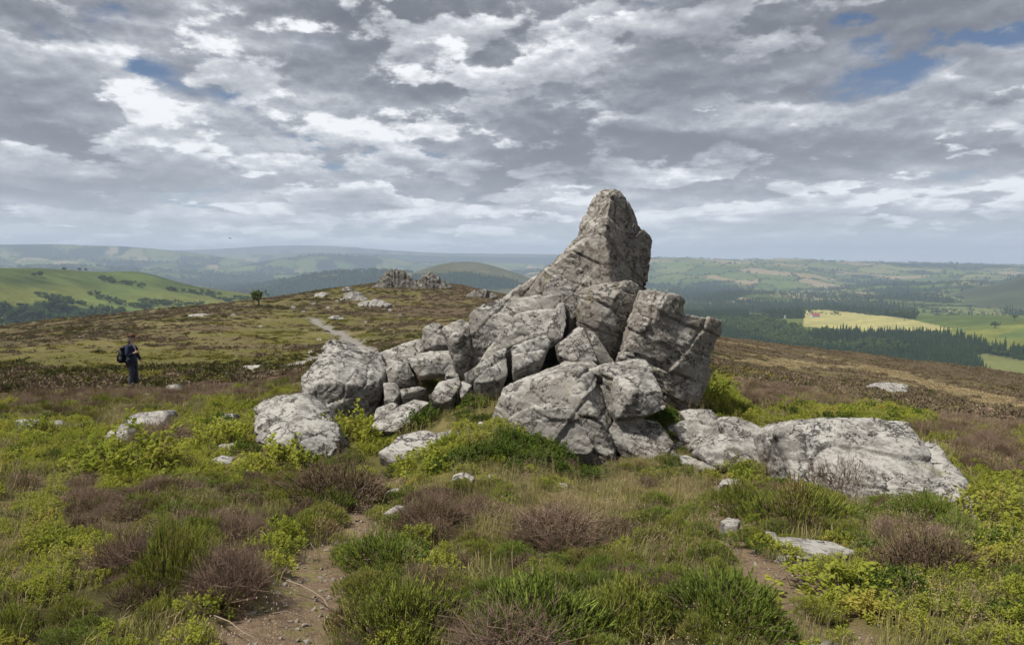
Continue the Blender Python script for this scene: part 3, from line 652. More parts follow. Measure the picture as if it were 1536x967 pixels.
flat('flat_rock', 'small pale slab touching the upper left end of the pale stepping rock', [(1120, 806), (1138, 800), (1164, 803), (1168, 812), (1150, 818)], .03, L_)
flat('flat_rock', 'small dark flat stone above the pale stepping rock on the path', [(1080, 786), (1092, 781), (1110, 784), (1107, 792), (1088, 792)], .03, G_)
STN = 'small stones along the left foreground path'
for nm, lab, base, pts, back, m_, grp in [
    ('stone', 'white fist-sized stone on the bare soil of the right-hand path', (1255, 922), [(1244, 918, .03), (1254, 913, .05), (1266, 916, .05), (1265, 923, 0), (1250, 924, 0)], .05, L_, None),
    ('stone', 'flat stone at the bottom edge of the right-hand path', (1235, 966), [(1208, 965, .05), (1235, 958, .1), (1262, 963, .08), (1255, 975, 0), (1215, 975, 0)], .06, G_, None),
    ('stone', 'wide pale stone beside the upper end of the left path', (588, 752), [(563, 748, .05), (590, 731, .2), (611, 734, .15), (603, 746, .02), (578, 753, 0)], .25, L_, None),
    ('stone', 'white wedge stone on the left path, next below the wide pale stone', (590, 774), [(575, 771, .03), (594, 758, .12), (612, 760, .1), (606, 772, 0), (588, 776, 0)], .2, L_, None),
    ('stone', 'white upright stone in front of the left corner of the front boulder', (690, 731), [(674, 730, .05), (680, 712, .15), (697, 708, .15), (712, 716, .1), (704, 731, 0), (688, 734, 0)], .25, L_, None),
    ('stone', 'small grey stone at the narrow bend of the left path', (528, 832), [(519, 831, .02), (526, 825, .05), (540, 828, .05), (537, 834, 0)], .1, G_, None),
    ('stone', 'grey stone half buried in straw grass below the front boulder', (835, 735), [(817, 732, .05), (832, 722, .15), (852, 726, .15), (850, 738, 0), (828, 740, 0)], .25, G_, None),
    ('boulder', 'square pale boulder furthest left in the foreground heath', (30, 650), [(19, 630, .05), (33, 627, .2), (55, 634, .15), (48, 641, .05), (26, 650, -.05)], .4, L_, None),
    ('boulder', 'pointed pale stone, second from the left edge of the heath', (78, 642), [(66, 638, 0), (78, 629, .1), (91, 638, .05), (80, 644, -.05)], .3, L_, None),
    ('boulder', 'low half-buried stone right of the pointed pale stone', (115, 642), [(103, 639, 0), (115, 635, .1), (130, 636, .05), (122, 643, -.05)], .3, L_, None),
    ('boulder', 'flat-topped boulder with a sharp corner left of the dry twigs', (215, 645), [(187, 628, .1), (209, 618, .3), (249, 615, .4), (254, 622, .35), (222, 630, .1), (240, 640, -.05), (203, 645, -.1)], .5, L_, None),
    ('boulder', 'broken pale ledge in front of the flat-topped boulder', (175, 665), [(154, 652, .1), (185, 634, .4), (189, 642, .25), (176, 651, .1), (191, 658, 0), (185, 667, -.1), (160, 662, -.05)], .35, L_, None),
    ('boulder', 'small stone between the flat-topped boulder and the bilberry', (270, 664), [(258, 656, 0), (271, 650, .1), (282, 654, .1), (281, 664, -.05), (266, 665, -.05)], .3, L_, None),
    ('boulder', 'low rock breaking through bilberry left of the lichen-white boulder', (330, 682), [(313, 676, 0), (330, 666, .25), (354, 664, .25), (349, 673, .05), (323, 682, -.05)], .3, L_, None),
    ('boulder', 'small white rock in front of the low rock in the bilberry', (332, 698), [(313, 690, 0), (333, 683, .15), (351, 687, .1), (346, 694, 0), (332, 699, -.05)], .3, L_, None),
    ('boulder', 'grey rock at the left end of the outcrop half behind bilberry', (336, 640), [(317, 636, 0), (336, 620, .3), (352, 621, .3), (345, 632, 0), (331, 638, 0)], .4, L_, None),
    ('boulder', 'flat stone nearest to the walker\'s feet', (225, 600), [(212, 596, 0), (216, 590, .2), (238, 589, .2), (234, 599, -.05)], .5, L_, None),
    ('boulder', 'squarish stone on the trail just right of the walker', (256, 590), [(245, 586, .1), (250, 577, .3), (264, 576, .3), (268, 585, .1), (255, 591, -.1)], .5, L_, None),
    ('boulder', 'low stone on the trail behind the walker', (240, 580), [(229, 578, .1), (237, 574, .3), (246, 574, .3), (247, 580, 0)], .5, L_, None),
    ('boulder', 'pair of grey stones seen between the walker and the big left boulder', (380, 556), [(357, 553, 0), (366, 548, .3), (374, 551, .2), (388, 547, .3), (392, 556, -.1), (372, 558, -.1)], .8, G_, None),
    ('boulder', 'low grey outcrop alone on the right-hand slope', (1340, 594), [(1316, 579, .4), (1330, 574, .9), (1346, 573, 1.0), (1362, 577, .8), (1362, 594, .0), (1342, 591, -.1), (1330, 587, 0)], 1.6, G_, None)]:
    far_ = base[1] < 620
    rock(nm, lab, base, [(pts, back)], m_, .014 if base[1] > 720 else (.028 if not far_ else .05), .5 if base[1] > 720 else .75, grp, 'stone' if nm == 'stone' else 'rock', sink=.3 if far_ else .15)
RB = 'small angular stones strewn round the foot of the outcrop'
_r2 = random.Random(9)
ORD = ['leftmost', 'second', 'third', 'fourth', 'fifth', 'sixth', 'seventh', 'eighth', 'ninth', 'tenth', 'eleventh']
for (cx, cy, sx, sy, n, where) in ((700, 690, 45, 30, 11, 'below the left corner of the front boulder'), (625, 700, 45, 20, 6, 'before the low pale slab'), (1040, 660, 40, 22, 8, 'between the front boulder and the pale rough boulder'), (720, 640, 30, 20, 5, 'in the bilberry behind the front boulder'), (655, 615, 40, 18, 6, 'in the hollow of the outcrop'), (1010, 706, 50, 10, 5, 'on the bare soil before the right front boulder'), (540, 645, 30, 14, 4, 'under the large left boulder'), (590, 755, 25, 20, 4, 'along the upper end of the left path')):
    spots = sorted((cx+_r2.gauss(0, sx*.6), cy+_r2.gauss(0, sy*.6)) for _ in range(n))
    for i, (px, py) in enumerate(spots):
        w = _r2.uniform(5, 13); nth = ORD[i] if i == 0 else ORD[i]+' from left'
        rock('stone', 'small angular stone '+where+', '+nth, (px, py), [([(px-w, py-w*.15, .02), (px-w*.5, py-w*_r2.uniform(.4, .7), .1), (px+w*.4, py-w*_r2.uniform(.35, .7), .1), (px+w, py-w*.2, .04), (px+w*.6, py+w*.15, 0), (px-w*.4, py+w*.2, 0)], .18)], _r2.choice((G_, G_, L_)), .02, .6, RB, 'stone', sink=.1)
# the ridge: bedrock showing on the green bank and the ruined-looking tors
RID = 'pale rocks scattered over the far crest'
_rs = random.Random(5)
def lumps(cx, cy, w, h, n):
    """a pile of joined blocks of one outcrop in the distance"""
    L = []
    for i in range(n):
        t = _rs.uniform(-1, 1); x = cx + t*w; top = h*(1-abs(t)**2.0)*_rs.uniform(.72, 1)
        r = w*_rs.uniform(.20, .42)*(14/n)**.35
        pts = [(x-r, cy, _rs.uniform(-1, 1)), (x-r*.8, cy-top*.7, _rs.uniform(-1, 1)), (x-r*.2, cy-top, _rs.uniform(-1, 1)), (x+r*.5, cy-top*.9, _rs.uniform(-1, 1)), (x+r, cy-top*.45, _rs.uniform(-1, 1)), (x+r*.9, cy, _rs.uniform(-1, 1)), (x, cy+.5, -2)]
        L.append((pts, 3.0, .8))
    return L
B_FAR = rock_mat('quartzite_far', (.055, .048, .041), (.125, .114, .10), -.1, .5, 1.0)
rock('tor', 'jagged dark tor on the skyline, left and largest of the two', (598, 431), lumps(595, 431, 31, 30, 44), B_FAR, .22, 1.6, None, 'tor', sink=1.5, fs=.32)
rock('tor', 'lower broken tor on the skyline just right of the largest one', (645, 432), lumps(645, 432, 25, 25, 34), B_FAR, .22, 1.6, None, 'tor', sink=1.5, fs=.32)
rock('tor', 'low tail of rock right of both skyline tors', (668, 432), lumps(668, 432, 9, 10, 7), B_FAR, .2, 1.5, None, 'tor', sink=1.5, fs=.4)
rock('tor', 'small knob of rock on the skyline left of the tors', (520, 436), lumps(520, 436, 8, 7, 6), B_FAR, .2, 1.5, None, 'tor', sink=1.2, fs=.4)
rock('rocky_ledge', 'broken pale ledge on the green bank below the skyline', (530, 449), lumps(528, 450, 18, 15, 18), G_, .13, 1.2, RID, 'rock', sink=1, fs=.6)
rock('rocky_ledge', 'long pale ledge trailing right from the broken one on the bank', (562, 458), lumps(560, 458, 24, 10, 22), G_, .13, 1.2, RID, 'rock', sink=1, fs=.6)
rock('rocky_ledge', 'small pale ledge at the top left of the green bank', (480, 445), lumps(480, 445, 9, 8, 5), L_, .16, 1.2, RID, 'rock', sink=1)
rock('rocky_ledge', 'rocky edge on the right shoulder of the ridge beside the outcrop', (722, 446), lumps(722, 446, 22, 14, 16), B_FAR, .2, 1.4, RID, 'rock', sink=1, fs=.4)
rock('rocky_ledge', 'pale rock lump beside the top of the gravel trail', (505, 478), lumps(502, 480, 12, 9, 6), L_, .1, 1, RID, 'rock', sink=.5)
rock('rocky_ledge', 'flat pale outcrop on the far left flank of the ridge', (296, 475), lumps(296, 475, 13, 7, 6), L_, .12, 1, RID, 'rock', sink=.5)
rock('rocky_ledge', 'pale boulders on the flank left of the gravel trail', (455, 548), lumps(455, 548, 14, 8, 5), L_, .06, .8, RID, 'rock', sink=.2)
for (px, py, w) in [(440, 462, 4), (455, 468, 3), (350, 474, 4), (365, 482, 3), (470, 456, 4), (492, 462, 4), (505, 452, 3), (585, 466, 4), (600, 473, 3), (420, 520, 4), (405, 533, 5), (466, 530, 5), (440, 535, 4), (548, 484, 3), (572, 494, 3), (120, 506, 3), (390, 490, 3), (330, 502, 3), (478, 512, 5), (460, 518, 3), (530, 532, 5), (515, 545, 6), (380, 540, 4), (395, 547, 5)]:
    rock('stone', 'little pale stone lying on the heath below the skyline tors', (px, py), [([(px-w, py, 0), (px-w*.6, py-w*.7, .1), (px+w*.3, py-w*.8, .1), (px+w, py-w*.2, 0), (px+w*.5, py+1, -.1), (px-w*.4, py+1, -.1)], .6)], L_, .06, .8, 'little stones on the far heath', 'stone', sink=.3)
finish_rocks()
# ------------------------------------------------------------------ plants: small leaf-sized geometry, several variants of each
class Acc:
    """collects small pieces repeated with their own turn, size and tint"""
    def __init__(s): s.V, s.F, s.T, s.M, s.n = [], [], [], [], 0
    def rep(s, V, Fc, R, T, S, tint, mi=0):
        V = np.asarray(V, float); Fc = np.asarray(Fc); N = len(T)
        W = np.einsum('nij,vj->nvi', R, V)*np.asarray(S).reshape(N, 1, -1) + np.asarray(T)[:, None, :]
        s.V.append(W.reshape(-1, 3)); k = len(V)
        s.F.append((Fc[None] + (np.arange(N)*k)[:, None, None]).reshape(-1, Fc.shape[1]) + s.n)
        s.T.append(np.repeat(np.asarray(tint), k)); s.M.append(np.full(N*len(Fc), mi)); s.n += N*k
    def raw(s, V, Fc, tint, mi=0):
        s.V.append(np.asarray(V)); s.F.append(np.asarray(Fc)+s.n); s.T.append(np.full(len(V), tint)); s.M.append(np.full(len(Fc), mi)); s.n += len(V)
    def mesh(s, name, mats):
        return mesh_np(name, np.concatenate(s.V), np.concatenate(s.F), False, {'tint': np.concatenate(s.T)}, mats, np.concatenate(s.M))
def frames(D, spin=None):
    """rotation matrices whose local Z points along D"""
    D = D/np.linalg.norm(D, axis=1, keepdims=True)
    a = np.where(np.abs(D[:, 2:3]) > .95, np.array([[1., 0, 0]]), np.array([[0, 0, 1.]]))
    X = np.cross(a, D); X /= np.linalg.norm(X, axis=1, keepdims=True); Y = np.cross(D, X)
    if spin is not None:
        c, s_ = np.cos(spin)[:, None], np.sin(spin)[:, None]; X, Y = X*c+Y*s_, Y*c-X*s_
    return np.stack([X, Y, D], -1)
SPRIG_V = [(0, 0, 0)] + [(.06*math.cos(a), .06*math.sin(a), .42) for a in (0, 2.1, 4.2)] + [(0, 0, 1)]
SPRIG_F = [(0, 2, 1), (0, 3, 2), (0, 1, 3), (1, 2, 4), (2, 3, 4), (3, 1, 4)]
for _k, (_z, _a) in enumerate(((.25, .3), (.38, 2.5), (.5, 4.4), (.62, 1.2), (.74, 3.4), (.84, 5.4))):
    b_ = len(SPRIG_V); c_, s_ = math.cos(_a), math.sin(_a); L_n = .15*(1.15-.5*_z)
    SPRIG_V += [(.03*c_-.05*s_, .03*s_+.05*c_, _z-.05), (.03*c_+.05*s_, .03*s_-.05*c_, _z-.05), (L_n*c_, L_n*s_, _z+.14)]
    SPRIG_F += [(b_, b_+1, b_+2)]
LEAF_V = [(0, 0, 0), (.32, .0, .45), (-.32, .0, .45), (0, .12, .5), (0, -.05, 1)]
LEAF_F = [(0, 1, 3), (0, 3, 2), (1, 4, 3), (2, 3, 4)]
def dome(n, r, h, low=.0, rng=RNG):
    """points in a dome, thickest near its surface, with outward directions"""
    a = rng.uniform(0, 2*np.pi, n); rho = np.sqrt(rng.uniform(0, 1, n)); t = rng.uniform(.55, 1, n)
    lob = 1 + .18*np.sin(3*a+rng.uniform(0, 6)) + .12*np.sin(5*a+rng.uniform(0, 6))
    x, y = r*rho*lob*np.cos(a), r*rho*lob*np.sin(a)
    z = h*(1-rho**2.2*.85)*t*(1+.15*np.sin(x*9/r)+.12*np.cos(y*11/r))
    return np.stack([x, y, np.maximum(z, low)], -1), np.stack([x/r*.7, y/r*.7, np.full(n, .9)], -1)
def twigs(A, n, r, h, mi, rng, width=.006, spread=.9, fork=3):
    """thin forked stems rising from the root"""
    for i in range(n):
        a = rng.uniform(0, 2*np.pi); rr = r*math.sqrt(rng.uniform(0, 1)); e = np.array([rr*math.cos(a), rr*math.sin(a), h*rng.uniform(.55, 1.0)*(1-.5*(rr/r)**2)])
        b = np.array([e[0]*.25+rng.normal(0, .02), e[1]*.25+rng.normal(0, .02), -.03]); mid = (b*.45+e*.55)+rng.normal(0, .03*r/.3, 3); mid[2] = b[2]*.5+e[2]*.42
        segs = [(b, mid, width*1.4), (mid, e, width)]
        for k in range(fork):
            t = rng.uniform(.1, .9); q = mid*(1-t)+e*t; dv = (e-mid)*rng.uniform(.4, .9) + rng.normal(0, .22*spread, 3)*r
            dv[2] = abs(dv[2])*.8; segs.append((q, q+dv, width*.6))
        tint = rng.uniform(0, 1)
        for p, q, w in segs:
            d = q-p; s1 = np.cross(d, rng.normal(0, 1, 3)); s1 = s1/(np.linalg.norm(s1)+1e-9)*w; s2 = np.cross(d/(np.linalg.norm(d)+1e-9), s1)
            A.raw([p+s1, p-.5*s1+.87*s2, p-.5*s1-.87*s2, q], [(0, 1, 3), (1, 2, 3), (2, 0, 3)], tint, mi)
def heather(name, n=420, r=.30, h=.30, mats=None, seed=0, L=.13, twn=40):
    rng = np.random.default_rng(seed); A = Acc()
    p, d = dome(n, r, h, .04, rng); d += rng.normal(0, .22, (n, 3)); l = L*rng.uniform(.7, 1.35, n)
    p[:, 2] -= l*.45
    A.rep(SPRIG_V, SPRIG_F, frames(d, rng.uniform(0, 6, n)), p, l, rng.uniform(0, 1, n), 0)
    twigs(A, twn, r*1.02, h, 1, rng)
    return A.mesh(name, mats)
def bilberry(name, n=640, r=.30, h=.26, mats=None, seed=0, L=.040):
    rng = np.random.default_rng(seed); A = Acc()
    ns = n//11; p, d = dome(ns, r, h, .05, rng); d += rng.normal(0, .3, (ns, 3))
    d /= np.linalg.norm(d, axis=1, keepdims=True)
    l = rng.uniform(.07, .15, ns); P_, D_, T_ = [], [], []
    for i in range(ns):
        tint = rng.uniform(0, 1)
        for k in range(11):
            t = (k+.6)/11; side = rng.normal(0, 1, 3); side -= side.dot(d[i])*d[i]; side /= np.linalg.norm(side)+1e-9
            P_.append(p[i]+d[i]*(t-.6)*l[i]+side*.006); D_.append(side*1.0+d[i]*(.35+.5*t)+np.array([0, 0, .15])); T_.append(.6*tint+.4*t*rng.uniform(.6, 1))
    D_ = np.array(D_); N_ = len(D_)
    A.rep(LEAF_V, LEAF_F, frames(D_, rng.normal(0, .5, N_)), np.array(P_), L*rng.uniform(.7, 1.25, N_), T_, 0)
    twigs(A, 26, r*.9, h*.9, 1, rng, .004, .6, 1)
    return A.mesh(name, mats)
def dead_heather(name, r=.30, h=.30, mats=None, seed=0, n=150):
    rng = np.random.default_rng(seed); A = Acc()
    twigs(A, n, r, h, 0, rng, .0034, 1.5, 7)
    m_ = 220; p, d = dome(m_, r*1.0, h*1.0, .04, rng); d += rng.normal(0, .35, (m_, 3))
    A.rep(SPRIG_V, SPRIG_F, frames(d, rng.uniform(0, 6, m_)), p, np.stack([.045*np.ones(m_)]*2+[.07*np.ones(m_)], -1), rng.uniform(0, 1, m_), 0)
    return A.mesh(name, mats)
def blades(A, n, r, hmin, hmax, w, mi, rng, lean=.45, base_r=None):
    for i in range(n):
        a = rng.uniform(0, 6.283); b = rng.uniform(0, 6.283); rr = (base_r or r)*math.sqrt(rng.uniform(0, 1)); L = rng.uniform(hmin, hmax)
        p0 = np.array([rr*math.cos(a), rr*math.sin(a), -.02]); out = np.array([math.cos(b), math.sin(b), 0]); side = np.array([-out[1], out[0], 0])*w
        k = lean*rng.uniform(.2, 1.3); p1 = p0+np.array([0, 0, L*.55])+out*L*.18*k; p2 = p0+np.array([0, 0, L*(.95-.25*k)])+out*L*.62*k
        A.raw([p0-side, p0+side, p1+side*.8, p1-side*.8, p2], [(0, 1, 2), (0, 2, 3), (3, 2, 4)], rng.uniform(0, 1), mi)
def grass(name, mats, seed=0, n=110, r=.2, h=.22, straw=.35):
    rng = np.random.default_rng(seed); A = Acc()
    blades(A, int(n*(1-straw)), r, h*.5, h, .0028, 0, rng); blades(A, int(n*straw), r, h*.5, h*1.15, .0028, 1, rng, .7)
    return A.mesh(name, mats)
def flower_grass(name, mats, seed=0, n=26, r=.22):
    rng = np.random.default_rng(seed); A = Acc()
    blades(A, 45, r, .08, .2, .0026, 0, rng)
    for i in range(n):
        a = rng.uniform(0, 6.283); rr = r*math.sqrt(rng.uniform(0, 1)); L = rng.uniform(.20, .38); b = rng.uniform(0, 6.283)
        p0 = np.array([rr*math.cos(a), rr*math.sin(a), 0]); lean = np.array([math.cos(b), math.sin(b), 0])*L*rng.uniform(.05, .35); p1 = p0+lean+np.array([0, 0, L])
        s1 = np.array([math.sin(b), -math.cos(b), 0])*.0016
        A.raw([p0-s1, p0+s1, p1], [(0, 1, 2)], rng.uniform(0, 1), 1)
        m_ = 9; t = rng.uniform(.68, 1.03, m_); q = p0[None]*(1-t[:, None])+p1[None]*t[:, None]+rng.normal(0, .014, (m_, 3))
        A.rep([(0, 0, 0), (.35, 0, .5), (-.35, 0, .5), (0, .3, .5), (0, 0, 1)], [(0, 1, 3), (0, 3, 2), (1, 4, 3), (2, 3, 4)], frames(rng.normal(0, 1, (m_, 3))+[0, 0, .6]), q, rng.uniform(.005, .0095, m_), rng.uniform(0, 1, m_), 2)
    return A.mesh(name, mats)
def cushion(name, mats, seed=0, n=90, r=.5, h=.3, L=.16):
    """distant shrub: fewer, broader sprays"""
    rng = np.random.default_rng(seed); A = Acc(); p, d = dome(n, r, h, .02, rng); d += rng.normal(0, .4, (n, 3)); p[:, 2] -= .06
    A.rep([(-.3, 0, 0), (.3, 0, 0), (.36, .1, .5), (-.36, -.05, .55), (0, 0, 1)], [(0, 1, 2), (0, 2, 3), (3, 2, 4)], frames(d, rng.uniform(0, 6, n)), p, L*rng.uniform(.6, 1.3, n), rng.uniform(0, 1, n), 0)
    return A.mesh(name, mats)
NV = 4
PR = {
 'heather': [heather('heather', mats=[M_HEATH, M_STEM], seed=i, n=1000+60*i, L=.060, h=.22) for i in range(NV)],
 'deep': [heather('heather', mats=[M_HEATHD, M_STEM], seed=10+i, L=.068, n=1000, h=.22) for i in range(3)],
 'bilberry': [bilberry('bilberry', mats=[M_BILB, M_STEM], seed=20+i) for i in range(NV)],
 'bildark': [bilberry('bilberry', mats=[M_BILD, M_STEM], seed=30+i) for i in range(2)],
 'dead': [dead_heather('dead_heather', mats=[M_DEAD], seed=40+i, h=.24) for i in range(NV)],
 'brown': [heather('heather', mats=[M_BROWN, M_STEM], seed=45+i, L=.05, n=800, twn=90, h=.22) for i in range(3)],
 'grass': [grass('grass', [M_GRASS, M_STRAW], seed=50+i, straw=.12+.08*i) for i in range(NV)],
 'flower': [flower_grass('grass', [M_GRASS, M_STRAW, M_FLOWER], seed=60+i) for i in range(NV)],
 'far_green': [cushion('far', [M_FARG], seed=70+i, n=150, L=.11) for i in range(3)],
 'far_heather': [cushion('far', [M_FARH], seed=75+i, n=150, L=.11) for i in range(3)],
 'far_brown': [cushion('far', [M_FARB], seed=80+i, n=150, L=.10) for i in range(3)],
 'far_dead': [cushion('far', [M_DEAD], seed=85+i, n=130, L=.10) for i in range(3)],
 'far_straw': [cushion('far', [M_STRAW], seed=88+i, n=120, h=.2, L=.10) for i in range(2)]}

# ---- scattering as ground cover (one object per kind; geometry nodes set the tufts on points)
def scatter(name, label, pts, rot, scl, protos):
    if not len(pts): return
    src = bpy.data.collections.new(name+'_forms')
    for i, me in enumerate(protos):
        o = bpy.data.objects.new('%s_form.%03d' % (name, i), me); src.objects.link(o)
    N = len(pts); me = bpy.data.meshes.new(name); me.vertices.add(N)
    me.vertices.foreach_set('co', np.asarray(pts, np.float32).ravel())
    for k, a in (('rot', rot), ('scl', scl)):
        at = me.attributes.new(k, 'FLOAT_VECTOR', 'POINT'); at.data.foreach_set('vector', np.asarray(a, np.float32).ravel())
    at = me.attributes.new('pick', 'INT', 'POINT'); at.data.foreach_set('value', RNG.integers(0, len(protos), N).astype(np.int32))
    o = link(name, me); tag(o, label, None, None, 'stuff')
    ng = bpy.data.node_groups.new(name, 'GeometryNodeTree')
    ng.interface.new_socket('Geometry', in_out='INPUT', socket_type='NodeSocketGeometry'); ng.interface.new_socket('Geometry', in_out='OUTPUT', socket_type='NodeSocketGeometry')
    gi = ng.nodes.new('NodeGroupInput'); go = ng.nodes.new('NodeGroupOutput'); ip = ng.nodes.new('GeometryNodeInstanceOnPoints')
    ci = ng.nodes.new('GeometryNodeCollectionInfo'); ci.inputs['Collection'].default_value = src; ci.inputs['Separate Children'].default_value = True; ci.inputs['Reset Children'].default_value = True
    def na(k, typ):
        nd = ng.nodes.new('GeometryNodeInputNamedAttribute'); nd.data_type = typ; nd.inputs['Name'].default_value = k; return nd.outputs['Attribute']
    ng.links.new(gi.outputs[0], ip.inputs['Points']); ng.links.new(ci.outputs[0], ip.inputs['Instance'])
    ip.inputs['Pick Instance'].default_value = True
    ng.links.new(na('pick', 'INT'), ip.inputs['Instance Index']); ng.links.new(na('rot', 'FLOAT_VECTOR'), ip.inputs['Rotation']); ng.links.new(na('scl', 'FLOAT_VECTOR'), ip.inputs['Scale'])
    ng.links.new(ip.outputs[0], go.inputs[0])
    o.modifiers.new('scatter', 'NODES').node_group = ng
    return o
# ---- where rock covers the ground
_cells = set(); CELL = .12
_rv = np.concatenate(ROCKV); _rv = _rv[np.hypot(_rv[:, 0], _rv[:, 1]) < 60]
_gz = ground_z(_rv[:, 0], _rv[:, 1]); _up = _rv[:, 2] > _gz + .012
ROCK_CELLS = np.unique((np.floor(_rv[_up, 0]/CELL).astype(np.int64)+5000)*20000 + np.floor(_rv[_up, 1]/CELL).astype(np.int64)+5000)
def on_rock(x, y):
    return np.isin((np.floor(x/CELL).astype(np.int64)+5000)*20000 + np.floor(y/CELL).astype(np.int64)+5000, ROCK_CELLS)
PERSON_XY = hit(200, 581)[:2]
def sample(r0, r1, dens, amax=46):
    A = rad(2*amax)/2*(r1*r1-r0*r0); n = int(A*dens)
    r = np.sqrt(RNG.uniform(r0*r0, r1*r1, n)); a = RNG.uniform(-rad(amax), rad(amax), n)
    x, y = r*np.sin(a), r*np.cos(a)
    ok = ~on_rock(x, y) & (np.hypot(x-PERSON_XY[0], y-PERSON_XY[1]) > .45)
    return x[ok], y[ok]
BINS = {k: [[], [], []] for k in PR}
def put(kind, x, y, s, hs=1.0, tilt=.12, sink=.0):
    n = len(x)
    if n == 0: return
    z = ground_z(x, y); r = np.hypot(x, y); far = sstep(r, 20, 60)
    BINS[kind][0].append(np.stack([x, y, z-sink], -1))
    BINS[kind][1].append(np.stack([RNG.normal(0, tilt, n), RNG.normal(0, tilt, n), RNG.uniform(0, 6.283, n)], -1))
    s = np.asarray(s)*np.ones(n); BINS[kind][2].append(np.stack([s*RNG.uniform(.9, 1.1, n), s*RNG.uniform(.9, 1.1, n), s*hs*RNG.uniform(.8, 1.25, n)], -1))
def classes(x, y):
    w = veg(x, y) + RNG.gumbel(0, .16, (len(x), 4)); return np.argmax(w, 1), w
for r0, r1, dens, smin, smax in ((2.15, 5.0, 34, .28, .55), (5.0, 12, 20, .36, .64), (12, 24, 8, .6, .95)):
    x, y = sample(r0, r1, dens); c, w = classes(x, y)
    pm = path_mask(x, y); keep = RNG.uniform(0, 1, len(x)) > pm*1.7; x, y, c, w, pm = x[keep], y[keep], c[keep], w[keep], pm[keep]
    n = len(x); s = RNG.uniform(smin, smax, n)*(1-.5*pm); u = RNG.uniform(0, 1, n)
    z0 = lambda q: q
    wm = np.clip(np.max(w, 1), 0, 3); s = s*np.where(c < 3, .66+.15*wm, 1.0)
    dark = (x > .2) & (x < 1.0) & (y > 4)  # spot under the front boulder
    i = c == 0; b = i & (u < .86); put('bilberry', x[b], y[b], s[b]); put('bildark', x[i & ~b], y[i & ~b], s[i & ~b])
    i = c == 1; b = i & (u < .50); put('heather', x[b], y[b], s[b]*1.05); e = i & (u >= .50) & (u < .80); put('deep', x[e], y[e], s[e]*1.05); e = i & (u >= .80); put('brown', x[e], y[e], s[e])
    i = c == 2; b = i & (u < .34); put('dead', x[b], y[b], s[b]); e = i & (u >= .34) & (u < .88); put('brown', x[e], y[e], s[e]); e = i & (u >= .88); put('flower', x[e], y[e], s[e]*1.1)
    i = c == 3; b = i & (u < .5); put('grass', x[b], y[b], s[b]*1.1); put('flower', x[i & ~b], y[i & ~b], s[i & ~b]*1.15)
# turf between the shrubs, thin on the paths
x, y = sample(2.0, 9, 42); pm = path_mask(x, y); k = RNG.uniform(0, 1, len(x)) > pm*.90; x, y = x[k], y[k]
c, w = classes(x, y); k = (c > 1) | (RNG.uniform(0, 1, len(x)) < .5); x, y = x[k], y[k]; u = RNG.uniform(0, 1, len(x)); put('grass', x[u < .72], y[u < .72], RNG.uniform(.35, .9, (u < .72).sum()), .75); b = u > .93; put('flower', x[b], y[b], RNG.uniform(.6, 1.1, b.sum()))
x, y = sample(9, 24, 5); pm = path_mask(x, y); k = RNG.uniform(0, 1, len(x)) > pm; x, y = x[k], y[k]; u = RNG.uniform(0, 1, len(x))
put('grass', x[u < .6], y[u < .6], RNG.uniform(.8, 1.5, (u < .6).sum()), .8); put('flower', x[u >= .88], y[u >= .88], RNG.uniform(.8, 1.3, (u >= .88).sum()))
# bilberry tucked in round the foot of the rocks and in the gaps of the outcrop
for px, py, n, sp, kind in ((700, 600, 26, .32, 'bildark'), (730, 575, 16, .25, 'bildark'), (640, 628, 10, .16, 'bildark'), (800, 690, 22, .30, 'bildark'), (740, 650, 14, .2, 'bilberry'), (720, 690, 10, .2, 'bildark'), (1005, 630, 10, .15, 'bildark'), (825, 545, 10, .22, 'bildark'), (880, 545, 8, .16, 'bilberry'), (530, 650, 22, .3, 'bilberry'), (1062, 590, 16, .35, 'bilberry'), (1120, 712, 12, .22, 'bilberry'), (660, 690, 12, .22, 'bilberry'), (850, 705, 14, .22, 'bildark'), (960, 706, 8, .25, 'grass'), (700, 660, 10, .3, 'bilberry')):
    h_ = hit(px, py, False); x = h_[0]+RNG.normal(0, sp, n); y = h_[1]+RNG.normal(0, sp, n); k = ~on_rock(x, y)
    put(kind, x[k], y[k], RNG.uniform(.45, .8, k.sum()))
# tufts pressed against the foot of every rock
_rg = np.concatenate(ROCKV); _rr = np.hypot(_rg[:, 0], _rg[:, 1]); _m = (_rr < 22); _rg = _rg[_m]; _dz = _rg[:, 2]-ground_z(_rg[:, 0], _rg[:, 1])
_rg = _rg[np.abs(_dz) < .05]; _i = RNG.choice(len(_rg), min(3200, len(_rg)), replace=False); x, y = _rg[_i, 0]+RNG.normal(0, .05, len(_i)), _rg[_i, 1]-.03+RNG.normal(0, .05, len(_i))
k = ~on_rock(x, y); x, y = x[k], y[k]; u = RNG.uniform(0, 1, len(x)); s_ = RNG.uniform(.18, .38, len(x)); c, w = classes(x, y)
b = u < .38; put('grass', x[b], y[b], s_[b]*1.2, .9); b = (u >= .38) & (u < .62); put('bilberry', x[b], y[b], s_[b]); b = (u >= .62) & (u < .78); put('bildark', x[b], y[b], s_[b]); b = (u >= .78) & (u < .9); put('heather', x[b], y[b], s_[b])
